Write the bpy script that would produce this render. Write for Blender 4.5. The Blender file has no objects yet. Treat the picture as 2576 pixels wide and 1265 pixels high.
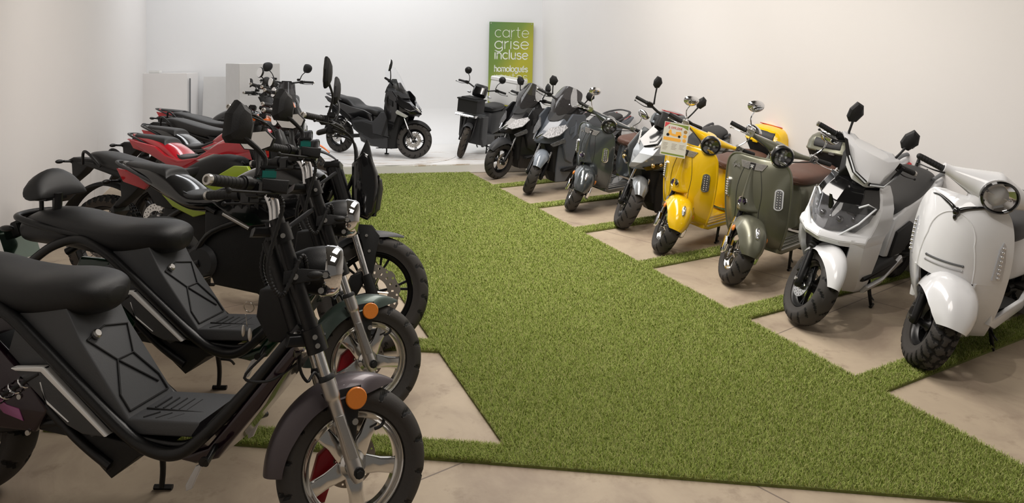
import bpy, bmesh, math, random
from mathutils import Vector as V, Matrix as MX
random.seed(7)
PI = math.pi
R = math.radians
sc = bpy.context.scene
col = sc.collection
# ---------------------------------------------------------------- camera, world, lights, exposure
sc.view_settings.view_transform = 'Standard'
sc.view_settings.look = 'None'
sc.view_settings.gamma = 1
sc.view_settings.use_curve_mapping = False
sc.view_settings.exposure = 0.0
cam = bpy.data.cameras.new('camera')
camo = bpy.data.objects.new('camera', cam)
col.objects.link(camo)
camo.location = (0, 0, 1.58)
camo.rotation_euler = (PI/2, 0, 0)
cam.sensor_fit = 'HORIZONTAL'
cam.sensor_width = 36
cam.lens = 1860/2576*36
cam.shift_y = -0.1912
cam.clip_start = 0.05
sc.camera = camo
w = bpy.data.worlds.new('world')
sc.world = w
w.use_nodes = True
w.node_tree.nodes['Background'].inputs[0].default_value = (1.0, 0.93, 0.84, 1)
w.node_tree.nodes['Background'].inputs[1].default_value = 0.12

def light(name, kind, loc, energy, color=(1, 0.9, 0.78), target=None, size=0.3, spot=None, blend=0.6, sy=None):
    l = bpy.data.lights.new(name, kind)
    l.energy = energy
    l.color = color
    if kind == 'AREA':
        l.size = size
        if sy: l.shape = 'RECTANGLE'; l.size_y = sy
    else:
        l.shadow_soft_size = size
    if spot:
        l.spot_size = R(spot); l.spot_blend = blend
    o = bpy.data.objects.new(name, l)
    col.objects.link(o)
    o.location = loc
    if target:
        o.rotation_euler = (V(target)-V(loc)).to_track_quat('-Z', 'Y').to_euler()
    return o

WARM = (1, 0.94, 0.875)
COOL = (.98, 0.985, 1.0)
# ceiling track spots over the right row and the aisle
for i, (x, y, tx, ty, e) in enumerate([(-0.3, 2.2, 1.9, 4.3, 150), (0.0, 3.9, 1.5, 6.0, 140), (-0.6, 6.4, 0.6, 8.6, 130),
                                       (0.0, 3.8, -1.8, 6.5, 70), (-1.2, 5.6, -4.6, 7.5, 105)]):
    light('track_spot_light', 'SPOT', (x, y, 3.9), e, WARM, (tx, ty, 0.3), 0.05, 84, 0.8)
light('aisle_ceiling_light', 'AREA', (0.3, 6.0, 3.95), 205, WARM, (0.3, 6.0, 0), 1.2, sy=5)
light('near_floor_fill_light', 'AREA', (0.8, 1.6, 3.95), 42, WARM, (0.8, 2.0, 0), 1.5, sy=1.5)  # unseen area light added to fill the near floor from above
light('stage_ceiling_light', 'AREA', (-2.4, 10.6, 4.6), 145, COOL, (-2.4, 12.0, 1.2), 5, sy=2.0)
for x in (-3.2, -1.0):
    light('wall_wash_light', 'SPOT', (x, 11.2, 4.6), 42, COOL, (x, 13, 2.9), 0.15, 110, 0.9)

# ---------------------------------------------------------------- materials
MATS = {}
def mat(name, rgb, rough=0.5, metal=0.0, coat=0.0, trans=0.0, ior=1.45, bump=None, noise=None, emit=None, spec=0.5, alpha=1.0):
    if name in MATS: return MATS[name]
    m = bpy.data.materials.new(name)
    m.use_nodes = True
    nt = m.node_tree
    b = nt.nodes['Principled BSDF']
    b.inputs['Base Color'].default_value = (*rgb, 1)
    b.inputs['Roughness'].default_value = rough
    b.inputs['Metallic'].default_value = metal
    b.inputs['Coat Weight'].default_value = coat
    b.inputs['Coat Roughness'].default_value = 0.04
    b.inputs['Transmission Weight'].default_value = trans
    b.inputs['IOR'].default_value = ior
    b.inputs['Specular IOR Level'].default_value = spec
    b.inputs['Alpha'].default_value = alpha
    if emit:
        b.inputs['Emission Color'].default_value = (*emit[0], 1)
        b.inputs['Emission Strength'].default_value = emit[1]
    tc = nt.nodes.new('ShaderNodeTexCoord')
    n = nt.nodes.new('ShaderNodeTexNoise')
    n.inputs['Scale'].default_value = (noise or (8, 0))[0]
    n.inputs['Detail'].default_value = 4
    nt.links.new(tc.outputs['Object'], n.inputs['Vector'])
    amt = (noise or (8, 0.04))[1]
    mx = nt.nodes.new('ShaderNodeMix'); mx.data_type = 'RGBA'
    mx.inputs[6].default_value = (*[c*(1-amt) for c in rgb], 1)
    mx.inputs[7].default_value = (*[min(1, c*(1+amt)) for c in rgb], 1)
    nt.links.new(n.outputs['Fac'], mx.inputs[0])
    nt.links.new(mx.outputs[2], b.inputs['Base Color'])
    if bump:
        n2 = nt.nodes.new('ShaderNodeTexNoise')
        n2.inputs['Scale'].default_value = bump[0]
        nt.links.new(tc.outputs['Object'], n2.inputs['Vector'])
        bp = nt.nodes.new('ShaderNodeBump')
        bp.inputs['Strength'].default_value = bump[1]
        bp.inputs['Distance'].default_value = 0.002
        nt.links.new(n2.outputs['Fac'], bp.inputs['Height'])
        nt.links.new(bp.outputs['Normal'], b.inputs['Normal'])
    MATS[name] = m
    return m

BLK = mat('black_satin_plastic', (0.006, 0.006, 0.0065), 0.42, bump=(300, 0.15))
MBLK = mat('matte_black_plastic', (0.010, 0.010, 0.0105), 0.62, bump=(250, 0.25))
GBLK = mat('gloss_black_paint', (0.004, 0.004, 0.0045), 0.12, coat=0.8)
GREY = mat('charcoal_plastic', (0.036, 0.037, 0.040), 0.5, bump=(200, 0.2))
MGREY = mat('mid_grey_plastic', (0.11, 0.115, 0.12), 0.45)
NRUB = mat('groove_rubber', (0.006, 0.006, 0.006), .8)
RUB = mat('tyre_rubber', (0.040, 0.036, 0.033), 0.72, bump=(120, 0.3))
DRUB = mat('dusty_tyre_rubber', (0.045, 0.036, 0.028), 0.8, bump=(90, 0.4), noise=(14, 0.3))
VINYL = mat('black_seat_vinyl', (0.012, 0.012, 0.0125), 0.42, bump=(900, 0.35))
BROWN = mat('brown_seat_leather', (0.105, 0.052, 0.037), 0.5, bump=(500, 0.4), noise=(20, 0.15))
CHR = mat('chrome', (0.75, 0.75, 0.76), 0.06, 1.0)
ALU = mat('cast_aluminium', (0.56, 0.55, 0.54), 0.3, 1.0, bump=(60, 0.1))
PALU = mat('polished_aluminium', (0.72, 0.71, 0.69), 0.16, 1.0)
STEEL = mat('zinc_bolt', (0.55, 0.53, 0.5), 0.3, 1.0)
FRM = mat('black_powdercoat', (0.005, 0.005, 0.0055), 0.33, bump=(400, 0.2))
GLS = mat('clear_lens', (1, 1, 1), 0.02, trans=1.0, ior=1.3)
SMOKE = mat('smoked_screen', (0.10, 0.095, 0.095), 0.03, trans=0.75, ior=1.15, coat=0.6)
CLRS = mat('clear_screen', (0.97, 0.98, 1), 0.02, trans=1.0, ior=1.08)
MIRG = mat('mirror_glass', (0.9, 0.9, 0.9), 0.02, 1.0)
AMB = mat('amber_reflector', (0.75, 0.22, 0.02), 0.35, coat=0.5, bump=(700, 0.5))
FACET = mat('faceted_reflector', (.15, .15, .155), .24, .3, bump=(60, .8), noise=(60, .95), spec=.35)
REDL = mat('red_lens', (0.5, 0.015, 0.02), 0.15, coat=0.6)
LED = mat('led_lens', (0.62, 0.64, 0.68), 0.12, 0.4, coat=1.0)
TEAL = mat('teal_reservoir', (0.0, 0.16, 0.13), 0.1, coat=1.0)
WHT = mat('white_print', (0.8, 0.8, 0.78), 0.5)
REDC = mat('red_caliper', (0.4, 0.012, 0.02), 0.35)

# ---------------------------------------------------------------- mesh builder
def cat(pts, k=6, closed=False):
    """Catmull-Rom through tuples of any length."""
    n = len(pts)
    out = []
    rng = range(n) if closed else range(n-1)
    for i in rng:
        p0 = pts[(i-1) % n] if closed or i > 0 else pts[0]
        p1 = pts[i]; p2 = pts[(i+1) % n]
        p3 = pts[(i+2) % n] if closed or i < n-2 else pts[-1]
        for j in range(k):
            t = j/k
            out.append(tuple(0.5*(2*b+(c-a)*t+(2*a-5*b+4*c-d)*t*t+(-a+3*b-3*c+d)*t**3) for a, b, c, d in zip(p0, p1, p2, p3)))
    if not closed: out.append(tuple(pts[-1]))
    return out

class G:
    def __init__(s):
        s.v = []; s.f = []
    def add(s, vs, fs, xf=None):
        b = len(s.v)
        s.v += [(xf @ V(p)) if xf else V(p) for p in vs]
        s.f += [tuple(i+b for i in f) for f in fs]
        return s
    def rings(s, rs, cap=True, closed=True, xf=None, loop=False):
        n = len(rs[0]); fs = []
        m = len(rs)
        for i in range(m if loop else m-1):
            a = i*n; b = ((i+1) % m)*n
            for j in range(n if closed else n-1):
                k = (j+1) % n
                fs.append((a+j, a+k, b+k, b+j))
        if cap and closed and not loop:
            fs.append(tuple(range(n-1, -1, -1)))
            fs.append(tuple((m-1)*n+j for j in range(n)))
        return s.add([p for r in rs for p in r], fs, xf)
    def tube(s, pts, r, res=10, k=5, smooth=True, xf=None, flat=1.0):
        rr = r if isinstance(r, (list, tuple)) else [r]*len(pts)
        q = [tuple(p)+(a,) for p, a in zip(pts, rr)]
        if smooth and len(q) > 2: q = cat(q, k)
        P = [V(p[:3]) for p in q]
        t = (P[1]-P[0]).normalized()
        up = V((0, 0, 1)) if abs(t.z) < 0.9 else V((1, 0, 0))
        n = t.cross(up).normalized()
        rs = []
        for i, p in enumerate(P):
            t = (P[min(i+1, len(P)-1)]-P[max(i-1, 0)]).normalized()
            n = (n-t*n.dot(t)).normalized(); b = t.cross(n)
            rs.append([p+(n*math.cos(2*PI*j/res)+b*math.sin(2*PI*j/res)*flat)*q[i][3] for j in range(res)])
        return s.rings(rs, xf=xf)
    def lathe(s, prof, c=(0, 0, 0), ax=(0, 1, 0), seg=40, xf=None, closed=False, a0=0, a1=2*PI):
        """prof: (radius, offset along axis)"""
        ax = V(ax).normalized()
        u = V((0, 0, 1)) if abs(ax.z) < 0.9 else V((1, 0, 0))
        u = (u-ax*u.dot(ax)).normalized(); v = ax.cross(u); c = V(c)
        full = abs(a1-a0-2*PI) < 1e-6
        m = seg if full else seg+1
        rs = [[c+(u*math.cos(a0+(a1-a0)*i/seg)+v*math.sin(a0+(a1-a0)*i/seg))*max(r, 1e-5)+ax*o for r, o in prof] for i in range(m)]
        return s.rings(rs, cap=False, closed=closed, loop=full, xf=xf)
    def prism(s, poly, y0, y1, xf=None, smooth=0, ax='y', inset=None):
        """poly in (x,z), extruded along y"""
        if smooth: poly = cat(poly, smooth, True)
        n = len(poly)
        f = {'y': lambda p, y: (p[0], y, p[1]), 'x': lambda p, y: (y, p[0], p[1]), 'z': lambda p, y: (p[0], p[1], y)}[ax]
        return s.rings([[f(p, y0) for p in poly], [f(p, y1) for p in poly]], xf=xf)
    def puff(s, poly, hw, inset=0.03, smooth=0, y=0, xf=None, steps=3):
        """rounded slab: outline shrinks towards its centre as it nears the sides"""
        if smooth: poly = cat(poly, smooth, True)
        n = len(poly)
        N = []
        ar = sum(poly[i][0]*poly[(i+1) % n][1]-poly[(i+1) % n][0]*poly[i][1] for i in range(n))
        sg = 1 if ar > 0 else -1
        for i in range(n):
            a = V(poly[i-1][:2]); b = V(poly[(i+1) % n][:2]); d = (b-a)
            d = d.normalized() if d.length > 0 else V((1, 0))
            N.append(V((-d.y, d.x))*sg)
        rs = []
        prof = [(-hw+inset*(1-math.cos(PI/2*k/steps)), inset*(1-math.sin(PI/2*k/steps))) for k in range(steps+1)]
        full = prof+[(-a, b) for a, b in reversed(prof)]
        for yy, ins in full:
            rs.append([(poly[i][0]+N[i].x*ins, y+yy, poly[i][1]+N[i].y*ins) for i in range(n)])
        return s.rings(rs, xf=xf)
    def sec(s, st, N=20, k=5, xf=None):
        """superellipse sections: (x, z, halfwidth, up, down, exponent, tilt)"""
        st = [tuple(q)+(2.5, 0)[len(q)-5:] if len(q) < 7 else tuple(q) for q in st]
        if k: st = cat(st, k)
        rs = []
        for x, z, w_, hu, hd, e, ti in st:
            r = []
            for j in range(N):
                a = 2*PI*j/N; c = math.cos(a); d = math.sin(a)
                y = w_*math.copysign(abs(c)**(2/e), c)
                h = (hu if d > 0 else hd)*math.copysign(abs(d)**(2/e), d)
                r.append((x-math.sin(ti)*h, y, z+math.cos(ti)*h))
            rs.append(r)
        return s.rings(rs, xf=xf)
    def box(s, c, d, xf=None, rot=None):
        m = MX.Translation(c)
        if rot: m = m @ MX.Rotation(rot[2], 4, 'Z') @ MX.Rotation(rot[1], 4, 'Y') @ MX.Rotation(rot[0], 4, 'X')
        if xf: m = xf @ m
        x, y, z = [q/2 for q in d]
        vs = [(a, b, c_) for a in (-x, x) for b in (-y, y) for c_ in (-z, z)]
        return s.add(vs, [(0, 1, 3, 2), (4, 6, 7, 5), (0, 4, 5, 1), (2, 3, 7, 6), (0, 2, 6, 4), (1, 5, 7, 3)], m)
    def ball(s, c, r, seg=16, rings=10, sc_=(1, 1, 1), xf=None, zc=None):
        rs = []
        for i in range(rings+1):
            t = PI*i/rings
            z = -math.cos(t)
            if zc is not None and z < zc: z = zc
            q = max(math.sin(t), 1e-4)
            rs.append([(c[0]+r*sc_[0]*q*math.cos(2*PI*j/seg), c[1]+r*sc_[1]*q*math.sin(2*PI*j/seg), c[2]+r*sc_[2]*z) for j in range(seg)])
        return s.rings(rs, xf=xf)
    def grid(s, rows, th=0.0, xf=None):
        """open sheet, thickened along normals when th>0"""
        rows = [[V(p) for p in r] for r in rows]
        m = len(rows); n = len(rows[0])
        if not th:
            return s.rings(rows, cap=False, closed=False, xf=xf)
        def nrm(i, j):
            a = rows[min(i+1, m-1)][j]-rows[max(i-1, 0)][j]
            b = rows[i][min(j+1, n-1)]-rows[i][max(j-1, 0)]
            q = a.cross(b)
            return q.normalized() if q.length > 1e-9 else V((0, 0, 1))
        back = [[rows[i][j]+nrm(i, j)*th for j in range(n)] for i in range(m)]
        vs = [p for r in rows for p in r]+[p for r in back for p in r]
        o = m*n; fs = []
        for i in range(m-1):
            for j in range(n-1):
                q = (i*n+j, i*n+j+1, (i+1)*n+j+1, (i+1)*n+j)
                fs.append(q); fs.append(tuple(t+o for t in reversed(q)))
        rim = [(0, j) for j in range(n)]+[(i, n-1) for i in range(1, m)]+[(m-1, j) for j in range(n-2, -1, -1)]+[(i, 0) for i in range(m-2, 0, -1)]
        for a in range(len(rim)):
            p = rim[a][0]*n+rim[a][1]; q = rim[(a+1) % len(rim)][0]*n+rim[(a+1) % len(rim)][1]
            fs.append((p, p+o, q+o, q))
        return s.add(vs, fs, xf)
    def build(s, name, m, parent=None, bevel=0, seg=2, sub=0, ang=38, xf=None, label=None, flat=False, fm=None, m2=None):
        me = bpy.data.meshes.new(name)
        me.from_pydata([tuple((xf @ p) if xf else p) for p in s.v], [], s.f)
        bm = bmesh.new(); bm.from_mesh(me)
        if fm:
            for f, k in zip(bm.faces, fm): f.material_index = k
        bmesh.ops.remove_doubles(bm, verts=bm.verts, dist=1e-5)
        bmesh.ops.recalc_face_normals(bm, faces=bm.faces)
        if bevel:
            es = [e for e in bm.edges if len(e.link_faces) == 2 and e.calc_face_angle(0) > R(28)]
            if es: bmesh.ops.bevel(bm, geom=es, offset=bevel, segments=seg, affect='EDGES', clamp_overlap=True)
        for f in bm.faces: f.smooth = not flat
        for e in bm.edges:
            if len(e.link_faces) == 2 and e.calc_face_angle(0) > R(ang): e.smooth = False
        bm.to_mesh(me); bm.free()
        me.materials.append(m)
        if m2: me.materials.append(m2)
        o = bpy.data.objects.new(name, me)
        col.objects.link(o)
        if parent: o.parent = parent
        if sub:
            md = o.modifiers.new('smooth', 'SUBSURF'); md.levels = sub; md.render_levels = sub
        if label: o['label'] = label
        return o

def root(name, label, cat_, loc, yaw=0, lean=0, group=None):
    o = bpy.data.objects.new(name, None)
    o.empty_display_size = 0.1
    col.objects.link(o)
    o.rotation_mode = 'XYZ'
    o.location = loc
    o.rotation_euler = (-R(lean), 0, R(yaw))
    o['label'] = label; o['category'] = cat_
    if group: o['group'] = group
    return o

def tag(o, label, cat_, group=None):
    o['label'] = label; o['category'] = cat_
    if group: o['group'] = group
    return o

def settle(o, base=0.0):
    """stand the leaning thing on its tyres"""
    mw = MX.Translation(o.location) @ o.rotation_euler.to_matrix().to_4x4()
    lo = 9
    for c in o.children_recursive:
        if c.type == 'MESH' and c.name.startswith('tyre'):
            lo = min(lo, min((mw @ v.co).z for v in c.data.vertices))
    o.location.z += base-lo
    for c in o.children_recursive:
        if c.name.startswith('side_stand'):
            vs = sorted([mw @ v.co for v in c.data.vertices], key=lambda p: p.z)
            dz = vs[0].z+(base-lo)-base
            if abs(dz) > 0.002:      # stretch the leg until its foot meets the floor
                inv = mw.to_3x3().inverted() @ V((0, 0, 1))
                zt = vs[-1].z; zb = vs[0].z
                for v in c.data.vertices:
                    z = (mw @ v.co).z
                    v.co -= inv*dz*(zt-z)/(zt-zb)
# ---------------------------------------------------------------- shared vehicle parts
def steer_mx(xg, rake, ang):
    """turn about the raked steering axis that meets the ground at xg"""
    ax = V((-math.sin(R(rake)), 0, math.cos(R(rake))))
    p = V((xg, 0, 0))
    return MX.Translation(p) @ MX.Rotation(R(ang), 4, ax) @ MX.Translation(-p)

def tyre(par, c, Ro, Rr, tw, m=RUB, pat='road', xf=None, name='tyre', seg=132):
    """Ro outer radius, Rr rim radius, tw width"""
    h = Ro-Rr; N = 34
    prof = []
    for j in range(N+1):
        t = -0.5*PI*1.25+PI*1.25*j/N
        a = math.sin(t); b = math.cos(t)
        yy = tw/2*math.copysign(abs(a)**0.85, a)
        if abs(t) > PI/2: yy = tw/2*(1-0.22*(abs(t)-PI/2)/(PI*0.125))*math.copysign(1, t)
        q = (b+0.383)/1.383
        rr = Rr+h*max(0, q)**0.62
        prof.append((rr, yy, t))
    g = G(); rs = []
    C = V(c); D = []
    for i in range(seg):
        th = 2*PI*i/seg; r_ = []; D.append([])
        for rr, yy, t in prof:
            u = yy/(tw/2); d = 0
            if abs(t) < PI*0.47:
                ph = th*seg/2/PI
                if pat == 'road':
                    k = (ph+abs(u)*6) % 8
                    if k < 1.2 and abs(u) > (0.12 if int((ph+abs(u)*6)/8) % 2 else .45): d = 0.007
                elif pat == 'wave':
                    k = (ph+abs(u)*7+1.6*math.sin(abs(u)*6)) % 6
                    if k < 1.6 and abs(u) > 0.08: d = 0.008
                    if abs(abs(u)-0.38-0.10*math.sin(ph*PI/6)) < 0.05: d = 0.007
                elif pat == 'knob':
                    k = int(ph) % 4; kk = int((u+1)*4.5)
                    d = 0.0 if (k < 2 and (kk % 2 == 0)) or (k >= 2 and kk % 2 == 1) else 0.014
                elif pat == 'slick':
                    k = (ph+abs(u)*3) % 12
                    if k < 1.6 and abs(u) > 0.25: d = 0.010
            q = rr-d; D[-1].append(d)
            r_.append(C+V((q*math.sin(th), yy, q*math.cos(th))))
        rs.append(r_)
    g.rings(rs, cap=False, closed=True, loop=True)
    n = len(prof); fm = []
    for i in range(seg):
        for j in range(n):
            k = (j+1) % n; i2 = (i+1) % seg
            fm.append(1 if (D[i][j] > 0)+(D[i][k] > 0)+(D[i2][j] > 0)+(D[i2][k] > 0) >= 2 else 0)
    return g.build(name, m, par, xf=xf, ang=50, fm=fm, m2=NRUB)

def rim_g(c, Rr, w_, lip=0.014):
    g = G()
    a = w_/2
    g.lathe([(Rr, -a), (Rr-lip*0.4, -a-0.004), (Rr-lip, -a+0.004), (Rr-lip*1.1, -a*0.75), (Rr-lip*2.0, -a*0.45), (Rr-lip*2.1, a*0.45),
             (Rr-lip*1.1, a*0.75), (Rr-lip, a-0.004), (Rr-lip*0.4, a+0.004), (Rr, a), (Rr-lip*0.5, a*0.6), (Rr-lip*1.3, 0.3*a), (Rr-lip*1.3, -0.3*a), (Rr-lip*0.5, -a*0.6)],
            c, seg=64, closed=True)
    return g

def spokes_g(g, c, Rr, hub, n, w0, w1, t, kind='wide', y=0, a0=0.0):
    for i in range(n):
        a = a0+2*PI*i/n
        m = MX.Translation(c) @ MX.Rotation(a, 4, 'Y') @ MX.Translation((0, y, 0))
        if kind == 'wide':
            P = [(-w0/2, hub*0.8), (-w0*0.38, hub+(Rr-hub)*0.45), (-w1/2, Rr), (w1/2, Rr), (w0*0.38, hub+(Rr-hub)*0.45), (w0/2, hub*0.8)]
            g.puff(P, t/2, inset=t*0.35, xf=m, steps=2)
        elif kind == 'y':
            g.puff([(-w0/2, hub*0.8), (-w0/2, hub+(Rr-hub)*0.4), (-w1, Rr), (-w1+w0, Rr), (0, hub+(Rr-hub)*0.5), (w1-w0, Rr), (w1, Rr), (w0/2, hub+(Rr-hub)*0.4), (w0/2, hub*0.8)],
                   t/2, inset=0.001, xf=m, steps=2)
        elif kind == 'twin':
            for s in (-1, 1):
                g.puff([(s*w1-w0/2, hub*0.7), (s*w1*1.2-w0/2, Rr), (s*w1*1.2+w0/2, Rr), (s*w1+w0/2, hub*0.7)], t/2, inset=0.001, xf=m, steps=2)
        elif kind == 'wire':
            g.tube([(w1*(1 if i % 2 else -1), (t if i % 4 < 2 else -t)*0.5, hub), (0, 0, Rr)], w0/2, 5, smooth=False, xf=m)
    return g

def disc(par, c, r0, r1, m=PALU, xf=None, petal=0, name='brake_disc', y=0.0):
    """brake disc whose ventilation holes are real holes"""
    seg = 72; g = G()
    C = V(c)+V((0, y, 0))
    rr = [r0, r0+(r1-r0)*0.3, r0+(r1-r0)*0.5, r0+(r1-r0)*0.7, r0+(r1-r0)*0.85, r1]
    for side in (-0.002, 0.002):
        vs = []; fs = []
        for i in range(seg):
            for j, r_ in enumerate(rr):
                if j == 5 and petal: r_ += petal*(1 if (i*10//seg*1.0+i*10.0/seg) % 1 < 0.5 else -1)*0.6
                t = 2*PI*i/seg
                vs.append(C+V((r_*math.sin(t), side, r_*math.cos(t))))
        for i in range(seg):
            k = (i+1) % seg
            for j in range(5):
                if (j == 1 and i % 4 == 0) or (j == 3 and i % 4 == 2): continue
                fs.append((i*6+j, i*6+j+1, k*6+j+1, k*6+j))
        g.add(vs, fs)
    g.lathe([(r1, -0.002), (r1, 0.002)], C, seg=72)
    for i in range(5):
        a = 2*PI*i/5
        g.tube([C+V((math.sin(a)*0.02, 0, math.cos(a)*0.02)), C+V((math.sin(a+.3)*(r0+.004), 0, math.cos(a+.3)*(r0+.004)))], 0.006, 6, smooth=False)
    return g.build(name, m, par, xf=xf, ang=30)

def wheel(par, c, Ro, Rr, tw, rim_m, kind='wide', n=5, w0=0.05, w1=0.035, t=0.02, hub=0.035, hubw=0.09, xf=None, tm=RUB, pat='road', name='front_wheel',
          disc_r=0, disc_y=0.05, petal=0, y=0, disc_m=PALU, hub_m=None, motor=0, a0=0.3, disc_in=0.5, seg=96):
    g = rim_g(c, Rr, tw*0.62)
    spokes_g(g, c, Rr-0.018, hub, n, w0, w1, t, kind, y, a0)
    g.lathe([(0, -hubw/2), (hub*0.62, -hubw/2), (hub*0.7, -hubw*0.3), (hub, -hubw*0.2), (hub, hubw*0.2), (hub*0.7, hubw*0.3), (hub*0.62, hubw/2), (0, hubw/2)], c, seg=28)
    if motor:
        g.lathe([(0, -0.055), (motor*0.5, -0.055), (motor*0.9, -0.04), (motor, -0.03), (motor, 0.03), (motor*0.9, 0.04), (motor*0.5, 0.055), (0, 0.055)], c, seg=40)
    o = g.build(name, rim_m, par, xf=xf)
    tyre(o, c, Ro, Rr, tw, tm, pat, xf, seg=int(seg*1.5)//24*24)
    if disc_r: disc(o, c, disc_r*disc_in, disc_r, disc_m, xf, petal, y=disc_y)
    return o

def bolt(g, c, r=0.006, ax=(0, 1, 0), L=0.004, xf=None):
    g.lathe([(0, -L), (r*0.45, -L), (r*0.5, -L*0.2), (r*0.9, -L), (r, -L*0.5), (r, L), (0, L)], c, ax, seg=10, xf=xf)
    return g

def fender(par, c, r, w_, a0, a1, m, drop=0.5, xf=None, name='front_fender', e=3.0, th=0.003, wf=None, rf=None, n=24, k=13, label=None):
    """arched sheet over a wheel; angles from straight up, positive towards the front"""
    rows = []
    for i in range(n+1):
        s = i/n; a = R(a0+(a1-a0)*s)
        ww = w_*(wf(s) if wf else 1); q = r*(rf(s) if rf else 1)
        row = []
        for j in range(k):
            u = -1+2*j/(k-1)
            rr = q-drop*ww*abs(u)**e
            y = ww*(math.copysign(abs(u)**0.8, u) if u else 0)
            row.append((c[0]+rr*math.sin(a), c[1]+y, c[2]+rr*math.cos(a)))
        rows.append(row)
    return G().grid(rows, th).build(name, m, par, xf=xf, ang=60, label=label)

def mx_between(p, look, up=(0, 0, 1)):
    """frame at p with +X towards look and +Z near up"""
    x = V(look).normalized(); y = V(up).cross(x).normalized(); z = x.cross(y)
    m = MX((x, y, z)).transposed().to_4x4(); m.translation = V(p)
    return m

SHAPES = {
 'kite': [(-.5, .1), (-.28, .5), (.2, .42), (.5, .05), (.3, -.42), (-.12, -.5), (-.42, -.3)],
 'shard': [(-.46, .16), (-.16, .5), (.30, .34), (.5, -.05), (.42, -.46), (-.36, -.5), (-.5, -.38)],
 'oval': [(math.cos(t*PI/8)*.5*(1 if math.sin(t*PI/8) > 0 else .96), math.sin(t*PI/8)*.5) for t in range(16)],
 'drop': [(-.5, .0), (-.36, .42), (.1, .5), (.46, .3), (.5, -.05), (.3, -.38), (-.05, -.5), (-.4, -.4)],
}
def mirror(par, base, c, look, w_, h, shape='kite', m=None, xf=None, roll=0, depth=0.03, stalk_m=None, mid=None, sr=0.006, name='mirror', lbl=None, smooth=None):
    """the glass faces backwards (-look)"""
    m = m or MBLK; stalk_m = stalk_m or m
    F = mx_between(c, look) @ MX.Rotation(R(roll), 4, 'X')
    pl = [(a*w_, b*h) for a, b in SHAPES[shape]]
    if shape in ('oval', 'drop') or smooth: pl = cat(pl, 3, True)
    n = len(pl); g = G(); rs = []
    for d, s in ((-.004, .93), (-.002, 1.0), (depth*.25, 1.0), (depth*.6, .86), (depth*.92, .52), (depth, .2)):
        off = 0
        rs.append([(d, a*s, b*s+off) for a, b in pl])
    g.rings(rs, xf=F)
    o = g.build(name, m, par, xf=xf, ang=24 if shape in ('kite', 'shard') else 60)
    G().prism([(a*.92, b*.92) for a, b in pl], -.0062, -.0038, ax='x', xf=F).build('mirror_glass', MIRG, o, xf=xf)
    b = V(base); e = F @ V((depth*.5, 0, -h*.3 if abs(h) else 0))
    pts = [b]+([V(mid)] if mid else [b.lerp(e, .5)+V((0, 0, .012))])+[e]
    G().tube(pts, [sr*1.25, sr, sr*1.2], 8, xf=None).build('mirror_stalk', stalk_m, o, xf=xf)
    return o

def grip(par, a, b, r=0.016, m=None, end=STEEL, xf=None, name='handlebar_grip', flange=True):
    a = V(a); b = V(b); d = (b-a); L = d.length; ax = d.normalized()
    n = 7
    pr = [(0, 0), (r*1.25 if flange else r, 0), (r*1.25 if flange else r, .006), (r, .008)]
    for i in range(n):
        x = .01+(L-.02)*i/n; s = (L-.02)/n
        pr += [(r, x), (r*1.02, x+s*.5), (r, x+s*.86), (r*.92, x+s*.92)]
    pr += [(r, L-.008), (r*.95, L), (0, L)]
    o = G().lathe(pr, a, ax, seg=18).build(name, m or MBLK, par, xf=xf)
    if end:
        G().lathe([(0, L), (r*.55, L+.001), (r*.62, L-.002), (r*.95, L), (r*1.02, L+.004), (r*.92, L+.013), (r*.55, L+.014), (r*.5, L+.006), (0, L+.006)], a, ax, seg=18).build('bar_end', end, o, xf=xf)
    return o

def lever(par, a, b, m=None, xf=None, r=0.006, bow=(0.03, 0, -.01)):
    a = V(a); b = V(b); mid = a.lerp(b, .45)+V(bow)
    g = G().tube([a, mid, b], [r*1.5, r, r*.8], 8, flat=.7)
    g.ball(b, r*1.35, 10, 8)
    return g.build('brake_lever', m or BLK, par, xf=xf)

def round_lamp(par, c, look, r, depth, shell, ring=CHR, xf=None, name='headlamp', dark=False, led=False, bezel=0.012):
    F = mx_between(c, look)
    ax = (1, 0, 0)
    o = G().lathe([(0, -depth), (r*.35, -depth*.97), (r*.68, -depth*.8), (r*.9, -depth*.5), (r, -depth*.15), (r, 0), (r*.93, .001), (r*.90, -.004), (r*.88, -r*.30), (r*.5, -r*.45), (0, -r*.47)], ax=ax, seg=36, xf=F).build(name, shell, par, xf=xf)
    G().lathe([(r*1.0, -.014), (r*1.05, -.006), (r*1.04, bezel), (r*.94, bezel*1.5), (r*.88, bezel), (r*.9, -.004)], ax=ax, seg=40, closed=True, xf=F).build('headlamp_ring', ring, o, xf=xf)
    g = G().lathe([(0, -r*.34), (r*.3, -r*.31), (r*.6, -r*.2), (r*.88, .002)], ax=ax, seg=36, xf=F)
    g.build('reflector', mat('dark_chrome', (.16, .16, .17), .12, 1.0) if dark else CHR, o, xf=xf)
    g = G()
    if dark or led:
        for a, b in ((-.45, 0), (.45, 0), (0, .42), (0, -.42), (0, 0)):
            g.ball((-.02, a*r, b*r), r*.16, 12, 8, xf=F)
    else:
        g.ball((-.012, 0, 0), r*.2, 12, 8, xf=F); g.box((-.01, 0, 0), (.012, r*1.3, r*.07), xf=F)
    g.build('bulb', LED, o, xf=xf)
    G().lathe([(0, bezel+r*.16), (r*.3, bezel+r*.145), (r*.6, bezel+r*.1), (r*.9, bezel), (r*.9, bezel-.003), (r*.6, bezel+r*.1-.004), (0, bezel+r*.16-.004)], ax=ax, seg=36, xf=F).build('headlamp_lens', GLS, o, xf=xf)
    return o

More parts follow.
